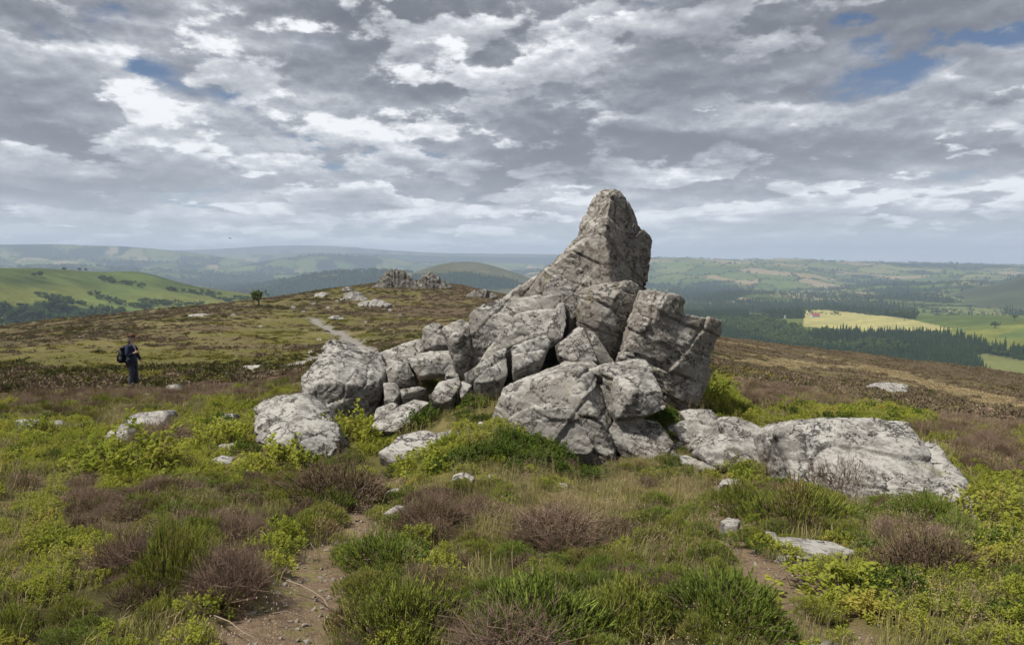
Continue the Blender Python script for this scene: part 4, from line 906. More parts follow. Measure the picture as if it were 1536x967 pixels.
# the wider heath
for r0, r1, dens, smin, smax in ((24, 60, 6.5, .42, .85), (60, 130, 2.8, .6, 1.1), (130, 300, .8, .9, 1.6)):
    x, y = sample(r0, r1, dens, 40); c, w = classes(x, y); pm = path_mask(x, y); st = straw_mask(x, y); u = RNG.uniform(0, 1, len(x))
    k = (u > pm*1.2); x, y, c, st = x[k], y[k], c[k], st[k]; u = RNG.uniform(0, 1, len(x)); s = RNG.uniform(smin, smax, len(x))
    hs = .85 if r0 < 50 else .7
    i = (st > u); put('far_straw', x[i], y[i], s[i]*.9, .6); j = ~i; u = RNG.uniform(0, 1, len(x))
    i = j & (c == 0); put('far_green', x[i], y[i], s[i]*.9, hs*.8)
    i = j & (c == 1); put('far_heather', x[i], y[i], s[i], hs*1.3)
    i = j & (c == 2); b = i & (u < .68); put('far_brown', x[b], y[b], s[b], hs*1.3); put('far_dead', x[i & ~b], y[i & ~b], s[i & ~b], hs*.8)
    i = j & (c == 3); b = i & (u < .5); put('far_straw', x[b], y[b], s[b]*.8, hs*.7); put('far_green', x[i & ~b], y[i & ~b], s[i & ~b]*.7, hs*.6)
for kind, (nm, lb) in {'heather': ('heather_cover', 'green heather covering the foreground heath'), 'deep': ('deep_heather_cover', 'deep green heather covering the foreground heath'), 'bilberry': ('bilberry_cover', 'bright green bilberry covering the ground among the rocks'), 'bildark': ('dark_bilberry_cover', 'dark green bilberry in the gaps of the outcrop'), 'dead': ('dead_heather_cover', 'dead grey-brown heather twigs over the heath'), 'brown': ('brown_heather_cover', 'brown heather over the heath'), 'grass': ('grass_cover', 'short green and straw grass between the shrubs'), 'flower': ('flowering_grass_cover', 'thin grass with pale pink flower heads'), 'far_green': ('far_bilberry_cover', 'yellow-green bilberry on the far heath'), 'far_heather': ('far_heather_cover', 'green heather on the far heath'), 'far_brown': ('far_brown_heather_cover', 'brown heather on the far heath'), 'far_dead': ('far_dead_heather_cover', 'dead heather on the far heath'), 'far_straw': ('straw_grass_cover', 'pale straw grass strips on the right-hand slope')}.items():
    a, b, c = BINS[kind]
    if a: scatter(nm, lb, np.concatenate(a), np.concatenate(b), np.concatenate(c), PR[kind])

# grit and broken stone on the trodden paths
M_GRIT = simple('path_grit', (.21, .185, .155), .9, .1, .5, 20)
def pebble(seed):
    bm = bmesh.new(); r_ = random.Random(seed)
    res = bmesh.ops.convex_hull(bm, input=[bm.verts.new((r_.uniform(-1, 1), r_.uniform(-1, 1), r_.uniform(-.5, .6))) for _ in range(11)])
    junk = list({g for g in res['geom_interior']+res['geom_unused'] if isinstance(g, bmesh.types.BMVert)})
    if junk: bmesh.ops.delete(bm, geom=junk, context='VERTS')
    me = bpy.data.meshes.new('pebble'); bm.to_mesh(me); bm.free(); me.materials.append(M_GRIT); return me
x, y = sample(2.2, 11, 260); pm = path_mask(x, y); k = RNG.uniform(0, 1, len(x)) < pm*.55; x, y = x[k], y[k]; z = ground_z(x, y)-.045*path_mask(x, y); n_ = len(x); sp_ = .006+.016*RNG.uniform(0, 1, n_)**3
scatter('path_grit', 'loose grit and small broken stones on the trodden paths', np.stack([x, y, z], -1), RNG.uniform(0, 6.28, (n_, 3))*np.array([.1, .1, 1]), np.stack([sp_]*3, -1), [pebble(i) for i in range(4)])
# ---- the shrubs one can pick out, each a plant of its own
def shrub(name, label, base, kind, s, hs=1.0, group=None, cat='shrub', off=(0, 0)):
    h_ = hit(*base, False); me = PR[kind][RNG.integers(0, len(PR[kind]))]
    x, y = h_[0]+off[0], h_[1]+off[1]
    o = link(name, me, None, (x, y, float(ground_z([x], [y])[0])-.02))
    o.scale = (s*RNG.uniform(.82, 1.25), s*RNG.uniform(.82, 1.2), s*hs); o.rotation_euler = (0, 0, RNG.uniform(0, 6.28)); tag(o, label, cat, group); return o
for a in [
 ('heather_bush', 'tall rounded green heather bush with bare brown twigs on both sides', (262, 885), 'heather', .85, 2.1),
 ('dead_heather_bush', 'bare grey-brown heather bush right of the tall rounded green one', (345, 905), 'dead', .78, 1.65),
 ('dead_heather_bush', 'bare brown heather bush left of the tall rounded green one', (190, 865), 'dead', .8, 1.4),
 ('heather_bush', 'wide low green heather bush at the bottom, right of the left path', (605, 950), 'heather', 1.1, 1.0),
 ('heather_bush', 'dark olive heather bush on the right bank of the left path\'s bend', (575, 840), 'deep', .95, 1.1),
 ('heather_bush', 'brown-topped heather bush before the bilberry, left of the wide pale path stone', (500, 755), 'brown', 1.7, 1.1),
 ('heather_bush', 'small round green heather bush beside the narrow bend of the left path', (462, 800), 'heather', .75, 1.15),
 ('heather_bush', 'thick deep green heather bush at the bottom centre', (800, 950), 'deep', 1.15, 1.0),
 ('heather_bush', 'tall deep green heather bush on the left edge of the right-hand path', (1085, 935), 'deep', 1.0, 1.2),
 ('heather_bush', 'spiky green heather bush between the two deep green ones at the bottom', (940, 945), 'heather', 1.05, 1.1),
 ('heather_bush', 'green heather bush above the pale stepping rock', (1200, 785), 'heather', 1.35, 1.15),
 ('heather_bush', 'olive heather bush beside the small dark flat stone on the path', (1110, 765), 'heather', 1.1, 1.1),
 ('heather_bush', 'fresh green heather bush in front of the lower end of the lichen slab', (1385, 795), 'deep', 1.05, 1.3),
 ('dead_heather_bush', 'dark russet dead heather bush below the lower end of the lichen slab', (1395, 855), 'brown', 1.0, 1.25),
 ('dead_heather_bush', 'dry twiggy bush growing up against the middle of the lichen slab', (1265, 745), 'dead', 1.3, 1.35),
 ('dead_heather_bush', 'grey twiggy bush growing at the joint of the lichen slab and the pale boulder', (1180, 715), 'dead', 1.2, 1.3),
 ('dead_heather_bush', 'grey-brown dead heather in the middle of the flowering grass', (835, 815), 'dead', 1.1, 1.0),
 ('dead_heather_bush', 'dark brown heather bush below the wide pale path stone', (650, 795), 'brown', 1.1, 1.15),
 ('dead_heather_bush', 'pale lilac-grey dead heather at the bottom edge of the picture', (755, 975), 'dead', .8, 1.0),
 ('dead_heather_bush', 'dry brown bush right of the flat-topped boulder in the heath', (240, 668), 'dead', 1.25, 1.2),
 ('bilberry_bush', 'wide bright bilberry patch in front of the flat-topped boulder', (190, 715), 'bilberry', 2.0, 1.1),
 ('bilberry_bush', 'fresh bilberry bush below the lichen-white boulder', (420, 705), 'bilberry', 1.5, 1.05),
 ('bilberry_bush', 'fresh bilberry bush left of the lichen-white boulder', (335, 670), 'bilberry', 1.6, 1.1),
 ('bilberry_bush', 'bright bilberry bush between the two pale left boulders', (530, 665), 'bilberry', 1.5, 1.2),
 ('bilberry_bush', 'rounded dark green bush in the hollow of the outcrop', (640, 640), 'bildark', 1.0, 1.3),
 ('bilberry_bush', 'bright bilberry in front of the low pale slab', (640, 710), 'bilberry', 1.3, .9),
 ('bilberry_bush', 'bilberry mat in front of the pale stepping rock', (1260, 890), 'bilberry', 1.0, .7),
 ('bilberry_bush', 'bilberry bush past the lower tip of the lichen slab', (1490, 790), 'bilberry', 1.3, 1.1),
 ('bilberry_bush', 'small bright bilberry bush before the pale rough boulder', (1120, 728), 'bilberry', .8, 1.0),
 ('bilberry_bush', 'yellow-green bush at the right foot of the weathered upright slab', (1065, 612), 'bilberry', 1.5, 1.5)]:
    shrub(*a)
# dry sticks on the left path
def stick(label, pts, w):
    A = Acc(); Q = [hit(px, py) + np.array([0, 0, up]) for px, py, up in pts]
    o0 = Q[0].copy(); Vs, Fs = [], []
    for i, q in enumerate(Q):
        d = (Q[min(i+1, len(Q)-1)]-Q[max(i-1, 0)]); s1 = np.cross(d, [0, 0, 1.]); s1 /= np.linalg.norm(s1)+1e-9; s2 = np.cross(s1, d/np.linalg.norm(d)); ww = w*(1-.6*i/(len(Q)-1))
        Vs += [q-o0+ww*(math.cos(t)*s1+math.sin(t)*s2) for t in (0, 1.257, 2.513, 3.77, 5.027)]
        if i: Fs += [(5*(i-1)+k, 5*(i-1)+(k+1) % 5, 5*i+(k+1) % 5, 5*i+k) for k in range(5)]
    me = mesh_np('stick', Vs, np.array(Fs), True, {'tint': np.linspace(.3, 1, len(Vs))}, [M_DRY])
    tag(link('dry_stick', me, None, tuple(o0)), label, 'stick')
stick('bleached curved stick rising from the bare bush to the left path', [(376, 803, .06), (395, 815, .09), (412, 828, .06), (425, 833, .02)], .004)
stick('long pale root running along the left edge of the left path', [(430, 878, .03), (450, 884, .03), (470, 892, .02), (485, 905, .03), (492, 915, .02)], .005)
stick('short dark stick lying across the left path', [(408, 926, .02), (430, 925, .03), (456, 930, .02)], .005)
stick('forked pale stick at the bottom of the bare grey-brown bush', [(322, 932, .03), (345, 950, .06), (365, 957, .03), (383, 963, .02)], .004)
stick('little pale twig high on the left path', [(455, 826, .02), (466, 824, .05), (474, 831, .02)], .004)
# ------------------------------------------------------------------ the country beyond: valley, farmland, hills, far ranges
FX0, FX1 = -600, 2150
# crest lines in photograph pixels, distance, length of the near and far slopes, kind of land
RIDGES = [
 ('mountain', 13500, 1500, 1500, 0, [(-600, 372), (0, 372), (120, 374), (250, 376), (330, 374), (380, 370), (430, 368), (480, 368), (540, 371), (600, 377), (680, 380), (830, 381), (980, 386), (1100, 391), (1300, 396), (1536, 400), (2150, 398)]),
 ('moorland', 11500, 1500, 1500, 1, [(-600, 372), (0, 376), (200, 378), (330, 383), (500, 379), (610, 382), (690, 385), (800, 386), (980, 392), (1536, 402), (2150, 402)]),
 ('moorland', 9300, 1300, 1500, 1, [(-600, 369), (0, 367), (90, 366), (160, 369), (240, 373), (320, 383), (370, 391), (450, 399), (900, 410), (2150, 412)]),
 ('farmland', 8300, 900, 1200, 2, [(-600, 395), (0, 385), (120, 388), (250, 393), (330, 398), (600, 396), (700, 392), (800, 396), (900, 402), (2150, 412)]),
 ('moorland', 7600, 800, 1200, 1, [(-600, 420), (330, 408), (390, 393), (430, 386), (490, 382), (555, 383), (600, 389), (640, 398), (760, 410), (2150, 415)]),
 ('farmland', 7400, 3000, 2500, 2, [(-600, 425), (700, 412), (900, 397), (960, 389), (1000, 386), (1060, 388), (1110, 391), (1150, 389), (1190, 387), (1240, 392), (1300, 393), (1400, 395), (1480, 396), (1536, 398), (2150, 404)]),
 ('farmland', 6000, 700, 1000, 2, [(-600, 420), (100, 398), (200, 402), (300, 408), (420, 412), (560, 410), (650, 414), (2150, 425)]),
 ('farmland', 5600, 700, 1200, 2, [(-600, 440), (860, 440), (950, 424), (1010, 416), (1080, 414), (1150, 419), (1230, 414), (1290, 411), (1350, 415), (1420, 410), (1500, 413), (1560, 418), (2150, 425)]),
 ('wood', 4200, 900, 1200, 1, [(-600, 440), (340, 440), (390, 430), (440, 419), (490, 411), (540, 407), (600, 408), (640, 412), (760, 430), (2150, 445)]),
 ('farmland', 4400, 900, 1300, 2, [(-600, 450), (850, 446), (960, 436), (1010, 430), (1060, 427), (1105, 426), (1140, 433), (1190, 440), (1250, 434), (1300, 429), (1360, 427), (1400, 428), (1440, 421), (1465, 422), (1490, 430), (1550, 436), (2150, 445)]),
 ('hill', 3300, 900, 900, 3, [(-600, 470), (540, 450), (600, 419), (640, 400), (680, 392), (705, 391), (735, 395), (780, 413), (830, 428), (900, 448), (2150, 470)]),
 ('farmland', 3100, 500, 700, 2, [(-600, 480), (1000, 462), (1060, 446), (1120, 440), (1180, 447), (1260, 450), (1330, 446), (1400, 444), (1460, 450), (1540, 452), (2150, 470)]),
 ('hill', 3400, 1000, 1200, 4, [(-600, 480), (1370, 460), (1430, 440), (1480, 430), (1536, 414), (1600, 400), (1750, 385), (2150, 395)]),
 ('pasture', 1500, 620, 700, 5, [(-600, 380), (-100, 396), (0, 402), (60, 402), (110, 404), (150, 409), (180, 407), (205, 405), (228, 409), (260, 421), (300, 431), (340, 437), (380, 442), (430, 456), (500, 480), (2150, 480)]),
 ('pasture', 1900, 500, 500, 6, [(-600, 480), (1100, 492), (1180, 470), (1215, 465), (1260, 468), (1320, 475), (1420, 490), (1500, 505), (2150, 510)])]
def base_drop(r):
    return EYE - np.interp(np.log(r), np.log([250, 500, 800, 1500, 3000, 6000, 12000, 20000]), [175, 155, 137, 146, 158, 172, 185, 260])
def cross(x, y, want=False):
    r = np.hypot(x, y); a = x/np.maximum(y, 1e-3); px = 768 + F*a*.99615   # column of the crest lines (level ray)
    z = base_drop(r) + 3*fbm(p3(x, y, 1/420.), 3, 90)*np.clip(r/1500, .4, 3)
    who = np.full(len(x), -1)
    rough = fbm(p3(x, y, 1/900.), 4, 91); fineR = fbm(p3(x, y, 1/260.), 3, 92)
    for i, (k, D, Lf, Lb, cl, pts) in enumerate(RIDGES):
        P_ = np.array(pts, float)
        # smooth crest
        py = np.interp(px, P_[:, 0], P_[:, 1]); 
        for o in (-14, 14, -28, 28): py = py + np.interp(px+o, P_[:, 0], P_[:, 1])
        py /= 5
        b = (483.5-py)/F; c_, s_ = math.cos(PITCH), math.sin(PITCH); sl = (b*c_-s_)/(c_+b*s_)
        Dv = D*(1+.06*np.sin(px/170+i)); fwd = Dv/np.sqrt(1+a*a)
        zc = EYE + sl*fwd
        t = (r-Dv); t = np.where(t < 0, -t/Lf, t/Lb)
        t = np.clip(t + .22*rough*sstep(t, .05, .5), 0, 1)
        prof = .5+.5*np.cos(np.pi*t)
        zb = base_drop(r)
        zi = zb + (zc-zb)*prof + (fineR*.09+rough*.10)*np.abs(zc-zb)*np.sin(np.pi*t)*(1.9 if cl == 5 else 1.0) 
        m_ = (zi > z) & (t < 1); z = np.where(m_, zi, z); who = np.where(m_, i, who)
    return (z, who) if want else z
# fields: cells of a skewed grid, larger with distance; hedges run on the cell edges
def field_cells(x, y, big):
    u = x*.92+y*.38; v = -x*.38+y*.92
    w_ = np.where(big, 260., 150.)
    q = np.stack([u/w_ + .10*np.sin(v/w_*1.7), v/(w_*1.35), np.where(big, 7., 2.)], -1)
    return (*worley(q, 55, 2), w_)
GREENS = np.array([(.085, .125, .030), (.115, .155, .038), (.14, .165, .05), (.10, .14, .035), (.19, .19, .07), (.25, .205, .10), (.075, .11, .030), (.13, .15, .045), (.27, .22, .12), (.12, .16, .04)])*np.array([.80, .80, .85])  # whole palette darkened: cloud shade over the valley put into the field colours
WOOD = np.array([.016, .030, .014]); MOORB = np.array([.075, .075, .035]); HILLG = np.array([.070, .097, .029])
def inpoly(px, py, poly):
    c = np.zeros(len(px), bool); j = len(poly)-1
    for i in range(len(poly)):
        xi, yi = poly[i]; xj, yj = poly[j]
        c ^= ((yi > py) != (yj > py)) & (px < (xj-xi)*(py-yi)/((yj-yi) or 1e-9)+xi); j = i
    return c
# estates of the valley floor, outlined on the map (corners taken where their sight lines meet the land)
P_WOOD = [[(1030, 455), (1100, 468), (1150, 482), (1205, 497), (1290, 503), (1380, 504), (1440, 510), (1480, 524), (1536, 532), (1600, 542), (1600, 552), (1470, 552), (1500, 600), (1000, 600)], [(1195, 462), (1215, 455), (1280, 451), (1340, 456), (1378, 468), (1372, 478), (1330, 474), (1250, 466)], [(1130, 462), (1150, 456), (1200, 458), (1208, 478), (1150, 478)], [(20, 462), (60, 452), (200, 475), (120, 500), (-50, 500), (-50, 470)], [(620, 412), (700, 408), (770, 418), (800, 432), (700, 436), (600, 434)], [(380, 440), (450, 421), (600, 412), (640, 430), (400, 446)], [(1000, 436), (1060, 428), (1100, 428), (1130, 440), (1080, 456), (1030, 450)]]
P_YELL = [(1206, 466), (1225, 463), (1275, 468), (1330, 474), (1372, 480), (1430, 494), (1380, 497), (1290, 496), (1206, 489)]
P_GREEN = [(1462, 533), (1480, 530), (1560, 545), (1560, 575), (1475, 556)]
P_LAWN = [(1490, 505), (1536, 492), (1600, 486), (1600, 512), (1536, 510)]
def land_colour(x, y, z, who):
    r = np.hypot(x, y); X, Y = proj(x, y, z)
    f1, f2, hid, w_ = field_cells(x, y, r > 4200)
    c = GREENS[(hid*9.999).astype(int)]
    edge = (f2-f1)*w_
    cl = np.where(who >= 0, np.array([R[4] for R in RIDGES]+[-1])[who], -1)
    woodn = .7*fbm(p3(x, y, 1/1300.), 3, 95)+.75*fbm(p3(x, y, 1/260.), 3, 96)
    pw = np.select([cl == 0, cl == 1, cl == 2, cl == 3, cl == 4, cl == 5, cl == 6], [.0, .40, .14, -.6, -.30, -.9, -.9], .0)
    wood = woodn > .22-pw
    for pl in P_WOOD: wood |= inpoly(X, Y, pl) & (r > 600)
    moor = np.isin(cl, [0, 3, 4])
    c = np.where(moor[:, None], MOORB + .03*fbm(p3(x, y, 1/200.), 3, 97)[:, None], c)
    c = np.where((cl == 4)[:, None], np.array([.05, .062, .028])*(1+.5*fbm(p3(x, y, 1/240.), 4, 94)[:, None]), c)
    past = cl == 5
    gp = HILLG*(1+.38*fbm(p3(x, y, 1/130.), 4, 98)[:, None]+.25*fbm(p3(x, y*2.5, 1/60.), 3, 93)[:, None]) + np.array([.055, .035, .004])*sstep(fbm(p3(x, y, 1/260.), 3, 99), .0, .5)[:, None]
    c = np.where(past[:, None], gp, c)
    ye = inpoly(X, Y, P_YELL) & (r > 900); gr = inpoly(X, Y, P_GREEN); lw = inpoly(X, Y, P_LAWN)
    hedge = ((f2-f1)*w_ < 8+.0016*r) & ~moor & ~past & (r < 12000)
    c = np.where(ye[:, None], np.array([.285, .262, .115]), c); c = np.where(gr[:, None], np.array([.115, .125, .045]), c); c = np.where(lw[:, None], np.array([.085, .115, .035]), c)
    wood &= ~(ye | gr | lw)
    c = np.where(hedge[:, None] & ~ye[:, None], np.array([.04, .06, .02]), c)
    c = np.where(wood[:, None], WOOD, c)
    return c, wood, hedge & ~wood, ye | gr | lw, cl, edge
def land_material():
    m, t, out = mat('farmland')
    pos = t.node('ShaderNodeNewGeometry').outputs['Position']
    vc = t.node('ShaderNodeAttribute', attribute_name='Col').outputs['Color']
    n = t.noise(pos, .02, 8, .65); n2 = t.noise(pos, .14, 4, .6)
    c = t.mix(1.0, vc, t.ramp(n, [(.3, (.72, .74, .72)), (.7, (1.22, 1.2, 1.15))]), 'MULTIPLY')
    c = t.mix(1.0, c, t.ramp(n2, [(.3, (.8, .8, .8)), (.7, (1.15, 1.15, 1.1))]), 'MULTIPLY')
    b = t.node('ShaderNodeBsdfDiffuse', {'Color': c})
    t.l.new(b.outputs[0], out.inputs[0]); return m
def build_land():
    az = np.linspace(-50, 50, 760); rr = np.concatenate([np.geomspace(300, 16500, 440)])
    A, R = np.meshgrid(np.radians(az), rr); x, y = (R*np.sin(A)).ravel(), (R*np.cos(A)).ravel()
    z, who = cross(x, y, True); c, *_ = land_colour(x, y, z, who)
    me = mesh_np('countryside', np.stack([x, y, z], -1), grid_faces(len(rr), len(az)), attrs={'Col': np.concatenate([c, np.ones((len(c), 1))], 1)}, mats=[land_material()])
    tag(link('countryside', me), kind='structure')
build_land()

# ---- woods and hedgerows
M_CONIF = leaf_mat('conifer', (.012, .026, .012), (.035, .058, .022), patch=.01, trans=0)
M_BROAD = leaf_mat('broadleaf', (.025, .045, .014), (.075, .105, .03), patch=.01, trans=0)
def conifer(seed, h=20.0):
    rng = np.random.default_rng(seed); V, Fc = [], []
    for k in range(6):
        z0 = h*(.08+.145*k); z1 = z0+h*.27; r = h*.155*(1-.145*k); b = len(V); n = 7
        for i in range(n):
            a = 6.283*i/n+k; rj = r*rng.uniform(.65, 1.2); V.append((rj*math.cos(a), rj*math.sin(a), z0+rng.uniform(-.04, .03)*h))
        V.append((rng.normal(0, .2), rng.normal(0, .2), min(z1, h)))
        Fc += [(b+i, b+(i+1) % n, b+n) for i in range(n)]
    V += [(.3, 0, -1), (-.15, .26, -1), (-.15, -.26, -1), (0, 0, h*.3)]; b = len(V)-4; Fc += [(b, b+1, b+3), (b+1, b+2, b+3), (b+2, b, b+3)]
    return mesh_np('conifer', V, np.array(Fc), False, {'tint': rng.uniform(0, 1, len(V))}, [M_CONIF])
def broadleaf(seed, h=10.0, n=70, mats=None):
    """crown of leaf clumps over a short trunk"""
    rng = np.random.default_rng(seed); A = Acc()
    lob = rng.normal(0, .23, (6, 3))*h; lob[:, 2] = np.abs(lob[:, 2])*.7+h*.5
    i = rng.integers(0, 6, n); d = rng.normal(0, 1, (n, 3)); d /= np.linalg.norm(d, axis=1, keepdims=True); p = lob[i]+d*h*.22*rng.uniform(.6, 1.05, (n, 1)); p[:, 2] = np.maximum(p[:, 2], h*.12)
    A.rep([(-.5, -.4, 0), (.5, -.3, .1), (.1, .55, -.1), (0, 0, .4)], [(0, 1, 3), (1, 2, 3), (2, 0, 3), (0, 2, 1)], frames(d+[0, 0, .3], rng.uniform(0, 6, n)), p, h*.24*rng.uniform(.6, 1.2, n), rng.uniform(0, 1, n), 0)
    return A, mesh_np
BL = []
for s_ in range(4):
    A_, _ = broadleaf(200+s_); A_.raw([(.25, 0, -.5), (-.12, .22, -.5), (-.12, -.22, -.5), (0, 0, 6)], [(0, 1, 3), (1, 2, 3), (2, 0, 3)], .2, 0); BL.append(A_.mesh('broadleaf', [M_BROAD]))
CF = [conifer(s_) for s_ in range(3)]
def plant_woods():
    rng = np.random.default_rng(77)
    n = 320000; r = np.exp(rng.uniform(np.log(650), np.log(8800), n)); a = rng.uniform(-rad(41), rad(41), n)
    x, y = r*np.sin(a), r*np.cos(a); z, who = cross(x, y, True); c, wood, hedge, op, cl, edge = land_colour(x, y, z, who)
    X, Y = proj(x, y, z)
    # drop what the moor hides
    near_edge = np.interp(X, [0, 100, 200, 300, 400, 560, 690, 760, 850, 960, 1075, 1180, 1300, 1420, 1536], [491, 481, 471, 460, 449, 434, 434, 446, 460, 490, 509, 522, 537, 551, 566])
    vis = (Y < near_edge+26) & (X > -60) & (X < 1600)
    conif = wood & vis & ((X > 1020) | (cl == 1) | (cl == 3)) & (fbm(p3(x, y, 1/240.), 2, 5) > -.35)
    k = rng.uniform(0, 1, n) < np.where(r < 1700, 1.0, np.where(r < 3000, .5, .35)); i = np.nonzero(conif & k)[0]
    i = i[rng.permutation(len(i))[:24000]]
    def go(nm, lb, i, protos, s):
        m_ = len(i); scatter(nm, lb, np.stack([x[i], y[i], z[i]-.5], -1), np.stack([rng.normal(0, .03, m_), rng.normal(0, .03, m_), rng.uniform(0, 6.28, m_)], -1), np.stack([s, s, s*rng.uniform(.8, 1.2, m_)], -1), protos)
    go('conifer_forest', 'dark conifer plantation filling the valley beyond the moor', i, CF+CF+[BL[1]], rng.uniform(.42, .92, len(i))*(1+.25*fbm(p3(x[i], y[i], 1/90.), 2, 6))*np.where(r[i] > 2600, 1.2, 1))
    bro = (wood & vis & ~conif & (rng.uniform(0, 1, n) < .45)); i = np.nonzero(bro)[0]; i = i[rng.permutation(len(i))[:9000]]
    go('broadleaf_wood', 'dark broadleaf woods on the valley slopes', i, BL, rng.uniform(.8, 1.5, len(i))*np.where(r[i] > 3500, 1.5, 1))
    hd = (hedge & vis & (rng.uniform(0, 1, n) < .7)); i = np.nonzero(hd)[0]; i = i[rng.permutation(len(i))[:16000]]
    go('hedgerow', 'hedges and hedgerow trees between the valley fields', i, BL, np.where(rng.uniform(0, 1, len(i)) < .25, rng.uniform(.7, 1.1, len(i)), rng.uniform(.3, .55, len(i)))*np.where(r[i] > 3000, 1.5, 1))
    # gorse and scrub lines on the left pasture
    m_ = 9000; xx = rng.uniform(-80, 420, m_); rr_ = rng.uniform(950, 1700, m_); a_ = (xx-768)/F; x2 = rr_*a_/np.sqrt(1+a_**2); y2 = rr_/np.sqrt(1+a_**2); z2, w2 = cross(x2, y2, True); X2, Y2 = proj(x2, y2, z2)
    sel = np.zeros(m_, bool)
    for pl, wd in (([(55, 441), (90, 448), (125, 456)], 3), ([(135, 441), (165, 452), (200, 460), (225, 462)], 4), ([(215, 454), (245, 456), (300, 458)], 4), ([(150, 419), (180, 424), (215, 430)], 4), ([(-20, 470), (20, 474), (60, 478)], 8), ([(0, 487), (60, 482), (130, 478), (180, 468)], 5), ([(250, 434), (300, 440), (330, 441)], 2.5), ([(120, 472), (160, 470)], 4), ([(300, 437), (340, 452), (370, 449)], 3)):
        dd = dist_poly(X2, Y2, np.array(pl, float)); sel |= dd < wd*rng.uniform(.2, 1, m_)
    i2 = np.nonzero(sel)[0]
    m_ = len(i2); s = rng.uniform(.35, .8, m_)
    scatter('hillside_scrub', 'dark scrub and hedge lines on the green hill at the left', np.stack([x2[i2], y2[i2], z2[i2]-.5], -1), np.stack([np.zeros(m_), np.zeros(m_), rng.uniform(0, 6, m_)], -1), np.stack([s*1.2, s*1.2, s], -1), BL)
plant_woods()
def land_hit(px, py, r0=700, r1=9000):
    a, _, b = ray(px, py); D = np.geomspace(r0, r1, 1500); z = cross(a*D, D); k = np.nonzero(EYE+b*D < z)[0]; i = k[0] if len(k) else np.argmin(np.abs(EYE+b*D-z))
    return np.array([a*D[i], D[i], z[i]])
# single trees one can tell apart
M_BARK = simple('bark', (.05, .04, .03), .9, .1, .3, 2)
def tree(label, p, h, seed, group=None, n=260, leafmat=None, wide=1.0, stem=.24, low=.28, clump=.12):
    rng = np.random.default_rng(seed)
    e = link('tree', None, None, tuple(p)); e.empty_display_size = .5; tag(e, label, 'tree', group)
    Tk = Acc(); ends = []
    def limb(p0, d, L, w, dep):
        p1 = p0+d*L; s1 = np.cross(d, [.3, .9, .2]); s1 /= np.linalg.norm(s1); s2 = np.cross(d, s1); V = []
        for q, ww in ((p0, w), (p1, w*.6)): V += [q+ww*(math.cos(t)*s1+math.sin(t)*s2) for t in np.arange(5)*1.2566]
        Tk.raw(V, [(k, (k+1) % 5, 5+k) for k in range(5)]+[((k+1) % 5, 5+(k+1) % 5, 5+k) for k in range(5)], .3)
        if dep == 0: ends.append(p1); return
        for _ in range(3):
            dd = d+rng.normal(0, .55, 3)*np.array([wide, wide, .7]); dd[2] = abs(dd[2])*.8+.15; limb(p1, dd/np.linalg.norm(dd), L*rng.uniform(.55, .8), w*.55, dep-1); 
    limb(np.array([0, 0, -.3]), np.array([.05, 0, 1.])/1.00125, h*stem, h*.030, 3)
    link('trunk', Tk.mesh('trunk', [M_BARK]), e)
    E = np.array(ends); ex = E.mean(0)+rng.normal(0, 1, (len(E), 3))*E.std(0)*np.array([1.0, 1.0, 1.3]); ex[:, 2] = np.maximum(ex[:, 2], h*low); E = np.concatenate([E, ex]); i = rng.integers(0, len(E), n); A = Acc(); d = rng.normal(0, 1, (n, 3)); d /= np.linalg.norm(d, axis=1, keepdims=True)
    A.rep([(-.5, -.4, 0), (.5, -.3, .1), (.1, .55, -.1), (0, 0, .35)], [(0, 1, 3), (1, 2, 3), (2, 0, 3)], frames(d+[0, 0, .4], rng.uniform(0, 6, n)), E[i]+d*h*.11*rng.uniform(.2, 1.1, (n, 1)), h*clump*rng.uniform(.5, 1.2, n), rng.uniform(0, 1, n), 0)
    link('crown', A.mesh('crown', [leafmat or M_BROAD]), e)
    return e
M_ROWAN = leaf_mat('rowan_leaf', (.045, .06, .02), (.12, .14, .04), trans=.2)
tree('lone small tree standing on the edge of the moor', hit(388, 460), 6.6, 31, None, 360, M_ROWAN, .8, .17, .1, .075)
for lab, px, py, h, sd in [('round dark tree on the crest of the green hill, left of the pair', 62, 416, 17, 1), ('smaller tree touching the round one on the crest of the green hill', 52, 415, 12, 2), ('left tree of the spaced pair on the crest of the green hill', 97, 407, 12, 3), ('right tree of the spaced pair on the crest of the green hill', 119, 407, 11, 4), ('wide low tree just right of the spaced pair on the hill', 129, 407, 9, 5), ('single pale green tree low on the green hill', 31, 464, 15, 6), ('dark round tree at the foot of the green hill, by the left edge', 15, 480, 20, 7), ('dark twin-crowned tree at the foot of the green hill', 48, 478, 20, 8)]:
    tree(lab, land_hit(px, py), h, 300+sd, 'trees on the green hill at the left', 200, None, 1.2)
for lab, px, py, h, sd in [('single round tree standing in the pale yellow field', 1356, 481, 20, 1), ('round tree on the green meadow below the right-hand hill', 1492, 492, 18, 2), ('tree at the corner of the brown field right of the conifers', 1522, 481, 16, 3), ('tall tree beside the farm on the pale yellow field', 1172, 476, 19, 4)]:
    tree(lab, land_hit(px, py), h, 400+sd, 'single trees in the valley fields', 200, None, 1.1)
